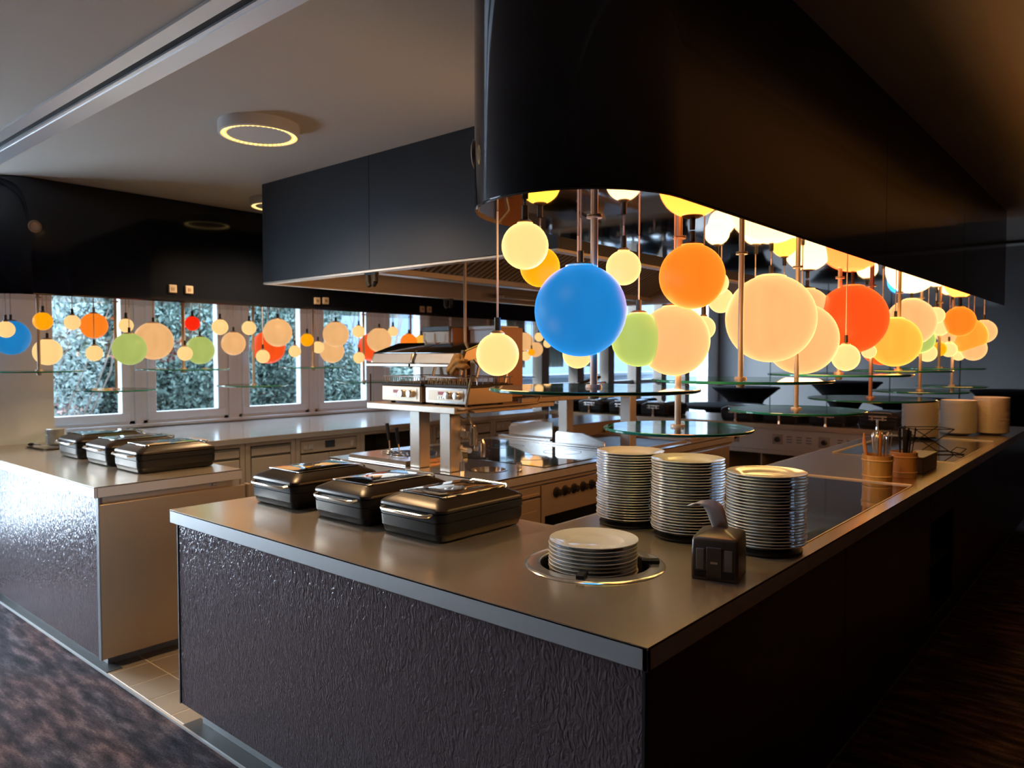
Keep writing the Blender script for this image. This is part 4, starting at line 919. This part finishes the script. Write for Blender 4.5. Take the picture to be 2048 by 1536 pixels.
st = [(-1.53, 2.49, 26, 'left tall stack, the one behind the dispenser'), (-1.258, 2.440, 26, 'middle tall stack on the front counter'), (-.972, 2.440, 24, 'right tall stack beside the napkin box')]
for x, y, n, lab in st:
    b = MB().lathe([(.10, 0), (.118, .002), (.118, .008), (.10, .012), (.001, .012)], 32)
    solo('stack_base', b, black_mat, 'low dark round base under the %s' % lab, 'base', (x, y, ZT + .0025))
    stack(x, y, ZT + .015, n, .13, .0099, 'dinner_plate', 'plate', 'topmost white plate of the ' + lab, 'white plate within the ' + lab, 'plates in the ' + lab, pm)
bm2 = MB().lathe([(.001, .004), (.07, .004), (.128, .026), (.131, .030), (.132, .028), (.128, .020), (.07, 0), (.001, 0)], 28, (0, 0, 0), capb=False, capt=False).mesh('soup_plate', [china_in])
for x, y, n, lab in [(-1.375, 6.53, 24, 'left cream plate stack at the far counter end'), (-1.20, 7.03, 23, 'middle cream plate stack at the far counter end'), (-1.0, 7.22, 25, 'right cream plate stack at the far counter end')]:
    stack(x, y, ZT + .003, n, .13, .0115, 'soup_plate', 'plate', 'topmost plate of the ' + lab, 'plate within the ' + lab, 'plates in the ' + lab, bm2, wob=.0015)
sm = MB().lathe([(.001, .003), (.04, .003), (.062, .014), (.064, .016), (.065, .014), (.042, 0), (.001, 0)], 24, (0, 0, 0), capb=False, capt=False).mesh('saucer', [china])
stack(-1.0, 4.47, .472, 14, .065, .0135, 'saucer', 'saucer', 'top saucer in the upper niche of the counter side', 'saucer stacked in the upper niche of the counter side', 'saucers in the upper niche', sm)
stack(-1.0, 4.47, .202, 15, .065, .0135, 'saucer', 'saucer', 'top saucer in the lower niche of the counter side', 'saucer stacked in the lower niche of the counter side', 'saucers in the lower niche', sm)
# left counter: saucer stack on a tray with a black spoon
tr_ = MB().loft([(0, .16, .10, .03), (.004, .165, .105, .03), (.012, .175, .115, .035), (.010, .168, .108, .03), (.006, .16, .10, .03)], 6)
solo('serving_tray', tr_, steel_pol, 'flat pale tray beside the left chafing dishes', 'tray', (-5.91, 1.88, ZT + .0005)).rotation_euler = (0, 0, .1)
stack(-5.95, 1.925, ZT + .009, 13, .065, .0085, 'saucer', 'saucer', 'top saucer of the stack on the tray by the pier', 'saucer in the stack on the tray by the pier', 'saucers on the tray', sm)
sp = MB().tube([(-.06, 0, .004), (0, .01, .012), (.05, .015, .014)], [.004, .005, .006], 8).sphere((-.075, -.004, .005), .022, 12, 8, sc=(1, 1, 1))
for i, (x, y, z) in enumerate(sp.v): sp.v[i] = (x, y, z * .5 + .004)
solo('serving_spoon', sp, black_mat, 'black serving spoon lying on the pale tray', 'spoon', (-5.97, 1.80, ZT + .012))

# ------------------------------------------------------------------ napkin dispenser
smoked = mat('smoked_window', (.22, .18, .14), .25, var=.25, vscale=30)
nd = thing('napkin_dispenser', 'dark brown napkin box with one napkin pulled out of the top', 'napkin dispenser', (0, 0, 0))
part('housing', MB().loft([(.0, .064, .078, .007), (.003, .067, .081, .009), (.060, .067, .081, .009), (.114, .0655, .0795, .010), (.121, .063, .077, .012), (.125, .058, .072, .012), (.143, .014, .020, .010), (.143, .010, .012, .006)], 6), napbox, nd)
part('front_plate', MB().box(-.022, .022, -.0835, -.078, .010, .098), napbox, nd, bevel=.002)
part('emblem', MB().box(-.010, .010, -.0848, -.0834, .050, .056), steel, nd)
for s in (-1, 1):
    part('side_window', MB().box(s * .040 - .012, s * .040 + .012, -.0825, -.079, .030, .092), smoked, nd, bevel=.002)
    part('window_frame', MB().box(s * .040 - .017, s * .040 + .017, -.0828, -.080, .010, .030), black_mat, nd, bevel=.001)
tv = []; tf = []
NU, NV = 9, 5
for i in range(NU):
    u = i / (NU - 1)
    for j in range(NV):
        v = (j / (NV - 1) - .5)
        w_ = .040 + .030 * u
        x = .010 - .070 * u ** 1.3 + v * w_ * .95; y = .0 + v * w_ * .5 - .010 * u
        z = .138 + .080 * math.sin(u * 2.2) - .10 * v * v * (1 - u) + .006 * math.sin(9 * u + 6 * v)
        tv.append((x, y, z))
for i in range(NU - 1):
    for j in range(NV - 1): a = i * NV + j; tf.append((a, a + 1, a + NV + 1, a + NV))
tm = MB().add(tv, tf); tmo = part('napkin', tm, paper, nd, smooth=60)
md = tmo.modifiers.new('thick', 'SOLIDIFY'); md.thickness = .0015
nd.location = (-.966, 2.075, ZT); nd.rotation_euler = (0, 0, math.radians(15))

# ------------------------------------------------------------------ cutlery buckets
def bucket(x, y, R, H, label):
    b = thing('cutlery_bucket', label, 'bucket', (x, y, ZT + .001))
    part('staves', MB().lathe([(R * .93, 0), (R * 1.0, H), (R * .93, H), (R * .86, .01), (.001, .01)], 40, (x, y, ZT + .001)), wood_m, b)
    for zz in (.18, .78): part('hoop', MB().lathe([(R * (.94 + .07 * zz) + .0005, H * zz), (R * (.94 + .07 * zz) + .003, H * zz + .002), (R * (.94 + .07 * zz) + .003, H * zz + .006), (R * (.94 + .07 * zz) + .0005, H * zz + .008)], 40, (x, y, ZT + .001), capb=False, capt=False), wood_band, b)
    return b
bucket(-1.072, 4.165, .074, .135, 'nearer wooden bucket holding steel cutlery and a wooden tongs')
bucket(-1.005, 4.40, .070, .135, 'farther wooden bucket holding black handled cutlery')
def fork_mesh(m_):
    c = MB().add([], [])
    c.tube([(0, 0, 0), (0, 0, .11), (0, 0, .165), (0, .003, .185), (0, .008, .190)], [.0025, .003, .0055, .006, .003], 6)
    for i, (x, y, z) in enumerate(c.v): c.v[i] = (x, y * .55, z)
    return c.mesh('fork', [m_], smooth=60)
fsteel, fblack = fork_mesh(chrome), fork_mesh(black_mat)
rr = random.Random(3)
def fill(cx, cy, R, n, me, nm, lab, grp, zmul=1.0):
    for i in range(n):
        a = rr.uniform(0, 2 * PI); q = R * .72 * math.sqrt(rr.random()); ln = rr.uniform(.0, .22)
        o = link(nm, me, None, (cx + q * .6 * math.cos(a), cy + q * .6 * math.sin(a), ZT + .013 + rr.uniform(0, .008)))
        o.rotation_euler = (Vector((math.cos(a) * ln * q / R, math.sin(a) * ln * q / R, 1))).to_track_quat('Z', 'Y').to_euler(); o.scale = (1, 1, zmul * rr.uniform(.92, 1.06))
        tag(o, lab, 'cutlery', grp)
fill(-1.064, 4.165, .066, 22, fsteel, 'fork', 'steel fork standing in the nearer wooden bucket', 'forks in the nearer bucket', 1.2)
fill(-1.0, 4.40, .062, 18, fblack, 'knife', 'black handled knife standing in the farther wooden bucket', 'knives in the farther bucket', 1.27)
tg = MB()
for s, dx in ((0, -.055), (1, .012)):
    tg.tube([(dx * .6, .01 * s, .0), (dx * .9, .01 * s, .12), (dx * 1.1, .01 * s, .19 + .012 * s), (dx * 1.12, .01 * s, .235 + .012 * s)], [.006, .010, .009, .004], 8)
solo('wooden_tongs', tg, wood_tong, 'pointed wooden tongs standing in the nearer bucket among the forks', 'tongs', (-1.075, 4.15, ZT + .012))
bx_ = MB().box(-.055, .055, -.20, .20, 0, .085)
bxo = thing('wooden_box', 'low dark wooden box behind the two cutlery buckets', 'box', (-.995, 4.72, ZT + .001))
part('box_body', MB().box(-1.05, -.94, 4.55, 4.90, ZT + .001, ZT + .085), wood_box, bxo, bevel=.004)
part('box_lid', MB().box(-1.054, -.936, 4.546, 4.904, ZT + .085, ZT + .093), wood_box, bxo, bevel=.003)
# folding wire stand
wsx, wsy = -1.13, 5.55
ws = thing('wire_stand', 'black folding wire stand on the far warming plate', 'stand', (wsx, wsy, ZT))
R2 = Matrix.Rotation(.75, 3, 'Z')
def wp(*pts): return [tuple(Vector((wsx, wsy, ZT + .004)) + R2 @ Vector(p)) for p in pts]
for yy in (-.09, .09):
    part('cross_wire', MB().tube(wp((-.13, yy, 0), (.13, yy, .165)), .003, 6), black_mat, ws)
    part('cross_wire', MB().tube(wp((.13, yy, 0), (-.13, yy, .165)), .003, 6), black_mat, ws)
part('top_frame', MB().tube(wp((-.13, -.09, .165), (.13, -.09, .165), (.13, .09, .165), (-.13, .09, .165)), .003, 6, closed=True), black_mat, ws)
part('base_frame', MB().tube(wp((-.13, -.09, 0), (.2, -.09, 0), (.2, .09, 0), (-.13, .09, 0)), .003, 6, closed=True), black_mat, ws)
part('hook', MB().tube(wp((.2, -.05, 0), (.24, -.05, .03), (.24, .05, .03), (.2, .05, 0)), .003, 6), black_mat, ws)

# ------------------------------------------------------------------ dining room beyond
def covered_table(x, y, label, H=1.12, R=.40, w=.13):
    t = thing('high_table', label, 'table', (x, y, 0), 0, 'black covered high tables')
    part('stretch_cover', MB().lathe([(R * .92, .0), (R * .93, .03), (R * .62, .30), (w, .62), (R * .55, .92), (R * .96, H - .03)], 36, (x, y, 0), capb=False, capt=False), black_fab, t, smooth=60)
    part('table_top', MB().lathe([(R * .96, H - .03), (R, H - .02), (R, H), (R * .98, H + .004), (.001, H + .004)], 36, (x, y, 0), capb=True), black_fab, t)
covered_table(-4.72, 11.0, 'black covered high table in the far room, left, behind the chair', 1.12, .50)
covered_table(-3.75, 12.6, 'black covered high table right of the middle of the far room', 1.18, .55)
covered_table(-2.35, 10.6, 'black covered high table behind the left far plate stack', 1.04, .60)
covered_table(-1.32, 11.4, 'black covered high table at the right edge of the far room', 1.15, .50)
lt = thing('low_table', 'low black table in the far room beside the leftmost covered table', 'table', (-4.55, 9.9, 0))
part('table_top', MB().lathe([(.55, .86), (.58, .88), (.58, .91), (.55, .92), (.001, .92)], 36, (-4.55, 9.9, 0)), black_fab, lt)
part('pedestal', MB().lathe([(.35, 0), (.34, .02), (.18, .3), (.12, .6), (.30, .86)], 30, (-4.55, 9.9, 0)), black_fab, lt, smooth=60)
chx, chy = -4.9, 8.9
ch = thing('chair', 'black upholstered chair behind the far chafing dishes', 'chair', (chx, chy, 0))
part('seat', MB().loft([(.62, .22, .22, .06), (.64, .24, .24, .07), (.68, .23, .23, .07)], 6, (chx, chy)), black_fab, ch)
bk = MB().loft([(.68, .20, .03, .025), (.80, .22, .03, .025), (.98, .20, .025, .02), (1.02, .17, .02, .018)], 6, (chx, chy))
bk.v = [(x, y - .20 - (z - .68) * .25, z) for x, y, z in bk.v]
bk.v = [(chx - (y - chy), chy + (x - chx), z) for x, y, z in bk.v]; bk.v = [(chx - (x - chx), y, z) for x, y, z in bk.v]
part('backrest', bk, black_fab, ch, smooth=60)
for sx in (-1, 1):
    for sy in (-1, 1): part('leg', MB().cyl((chx + sx * .22, chy + sy * .22, 0), (chx + sx * .16, chy + sy * .16, .63), .012, .015, 8), black_mat, ch)
# curtains in the far windows
def curtain(y0, y1, label):
    n = 40; v = []; f = []
    for i in range(n + 1):
        y = y0 + (y1 - y0) * i / n; x = WX - .20 + .03 * math.sin(i * 1.9)
        v += [(x, y, 1.42), (x, y, 3.05)]
    for i in range(n): f.append((2 * i, 2 * i + 2, 2 * i + 3, 2 * i + 1))
    o = solo('curtain', MB().add([(a, b - y0, c - 1.42) for a, b, c in v], f), curtain_m, label, 'curtain', (0, y0, 1.42), 'pale blinds in the far windows', smooth=60)
    o.location.x = 0
    m_ = o.modifiers.new('thick', 'SOLIDIFY'); m_.thickness = .004
curtain(8.20, 8.62, 'pale green blind in the far room window nearest the dispensers')
curtain(9.02, 9.58, 'pale green blind in the second far room window')
curtain(9.86, 10.40, 'pale green blind in the third far room window')

# ------------------------------------------------------------------ outdoors
struct('ground', MB().box(-60, WX - .25, -30, 45, -.4, -.3), lawn_m)
struct('terrace_paving', MB().box(-12, WX - .26, -12, 1.6, -.3, -.05), mat('paving_pale', (.70, .70, .72), .8, var=.1, vscale=1.5))
pw = thing('terrace_wall', 'pale low terrace wall outside the far room windows', 'wall', (-8.5, 11, -.3))
part('wall_body', MB().box(-8.6, -8.4, 8.6, 16, -.3, 1.18), outdoor_blue_m, pw)
part('coping', MB().box(-8.66, -8.34, 8.58, 16.02, 1.18, 1.25), outdoor_blue_m, pw, bevel=.01)
fb = thing('sky_backdrop', 'added pale blue grey building far behind the garden', 'backdrop', (-24, 14, -.3))  # added to cover the bright sky in the windows with a dimmer tone
part('backdrop_sheet', MB().box(-24.4, -24, 3.5, 95, -.3, 11), outdoor_blue_m, fb)
for i in range(6):
    for j in range(2): part('window', MB().box(-24.0, -23.96, 6 + 5 * i, 8.2 + 5 * i, 4 + 3.4 * j, 6 + 3.4 * j), dispm, fb)  # pane shapes on the added sky backdrop
def foliage(seed, n, rx, ry, rz, size, m_):
    g = random.Random(seed); v = []; f = []
    for i in range(n):
        while True:
            p = Vector((g.uniform(-1, 1), g.uniform(-1, 1), g.uniform(-1, 1)))
            if .35 < p.length < 1: break
        p = Vector((p.x * rx, p.y * ry, p.z * rz + rz))
        a = Vector((g.gauss(0, 1), g.gauss(0, 1), g.gauss(0, 1))).normalized(); b = a.cross(Vector((g.gauss(0, 1), g.gauss(0, 1), g.gauss(0, 1)))).normalized()
        s = size * g.uniform(.6, 1.3); o = len(v)
        v += [p - a * s, p + b * s * .45, p + a * s, p - b * s * .45]; f.append((o, o + 1, o + 2, o + 3))
    me = bpy.data.meshes.new('foliage'); me.from_pydata(v, [], f); me.materials.append(m_); return me
FOL = {k: foliage(11 + i, n, rx, ry, rz, s, m_) for i, (k, n, rx, ry, rz, s, m_) in enumerate((
    ('pink', 5000, .7, .8, .75, .030, leaf_pink),
    ('dense', 42000, 1.1, 1.3, 1.6, .036, leaf_m), ('pale', 30000, 1.0, 1.3, 1.9, .032, leaf_m2), ('low', 32000, 1.1, 1.4, .85, .034, leaf_m)))}
tw = MB()
g_ = random.Random(5)
for i in range(26):
    a = g_.uniform(0, 2 * PI); h = g_.uniform(.5, 2.6); tw.tube([(0, 0, .1), (.25 * math.cos(a) * h, .3 * math.sin(a) * h, h * .7), (.5 * math.cos(a + .4), .6 * math.sin(a + .4) * h * .7, h * 1.2)], [.012, .008, .003], 5)
twm = tw.mesh('branches', [bark])
def bush(kind, x, y, label, sc=(1, 1, 1), rz=0):
    b = thing('garden_shrub', label, 'shrub', (x, y, -.3), rz, 'shrubs outside the windows'); b.scale = sc
    o = link('foliage', FOL[kind], b); o['kind'] = 'stuff'
    link('branches', twm, b)
for k, x, y, lab, sc in [
    ('pale', -9.2, 2.4, 'pale twiggy shrub outside the leftmost window', (1, 1, 1.05)), ('pale', -10.4, 3.6, 'pale leafy shrub farther out behind the leftmost window', (1.1, 1.1, 1.2)),
    ('pink', -8.6, 2.55, 'pinkish autumn shrub low outside the leftmost window', (1, 1, 1)),
    ('dense', -9.6, 4.3, 'dense green shrub outside the second window', (1, 1, 1.1)), ('dense', -10.9, 5.6, 'tall dense shrub behind the second and third windows', (1.2, 1.2, 1.25)),
    ('dense', -9.9, 6.1, 'dense shrub outside the third window', (1, 1, .98)), ('low', -10.4, 7.7, 'low round shrub outside the fourth window', (1.2, 1.2, 1.12)),
    ('low', -12.5, 9.8, 'low shrub farther out behind the fourth window', (1.4, 1.4, 1.15)), ('low', -9.6, 7.2, 'dark low shrub close to the fourth window', (.8, .8, 1.1)),
    ('dense', -13.5, 3.0, 'tall green tree at the back of the garden', (2, 2, 1.6)), ('dense', -13.5, 6.3, 'big green tree at the back right of the garden', (1.6, 1.6, 1.25))]:
    bush(k, x, y, lab, sc, x * 7)
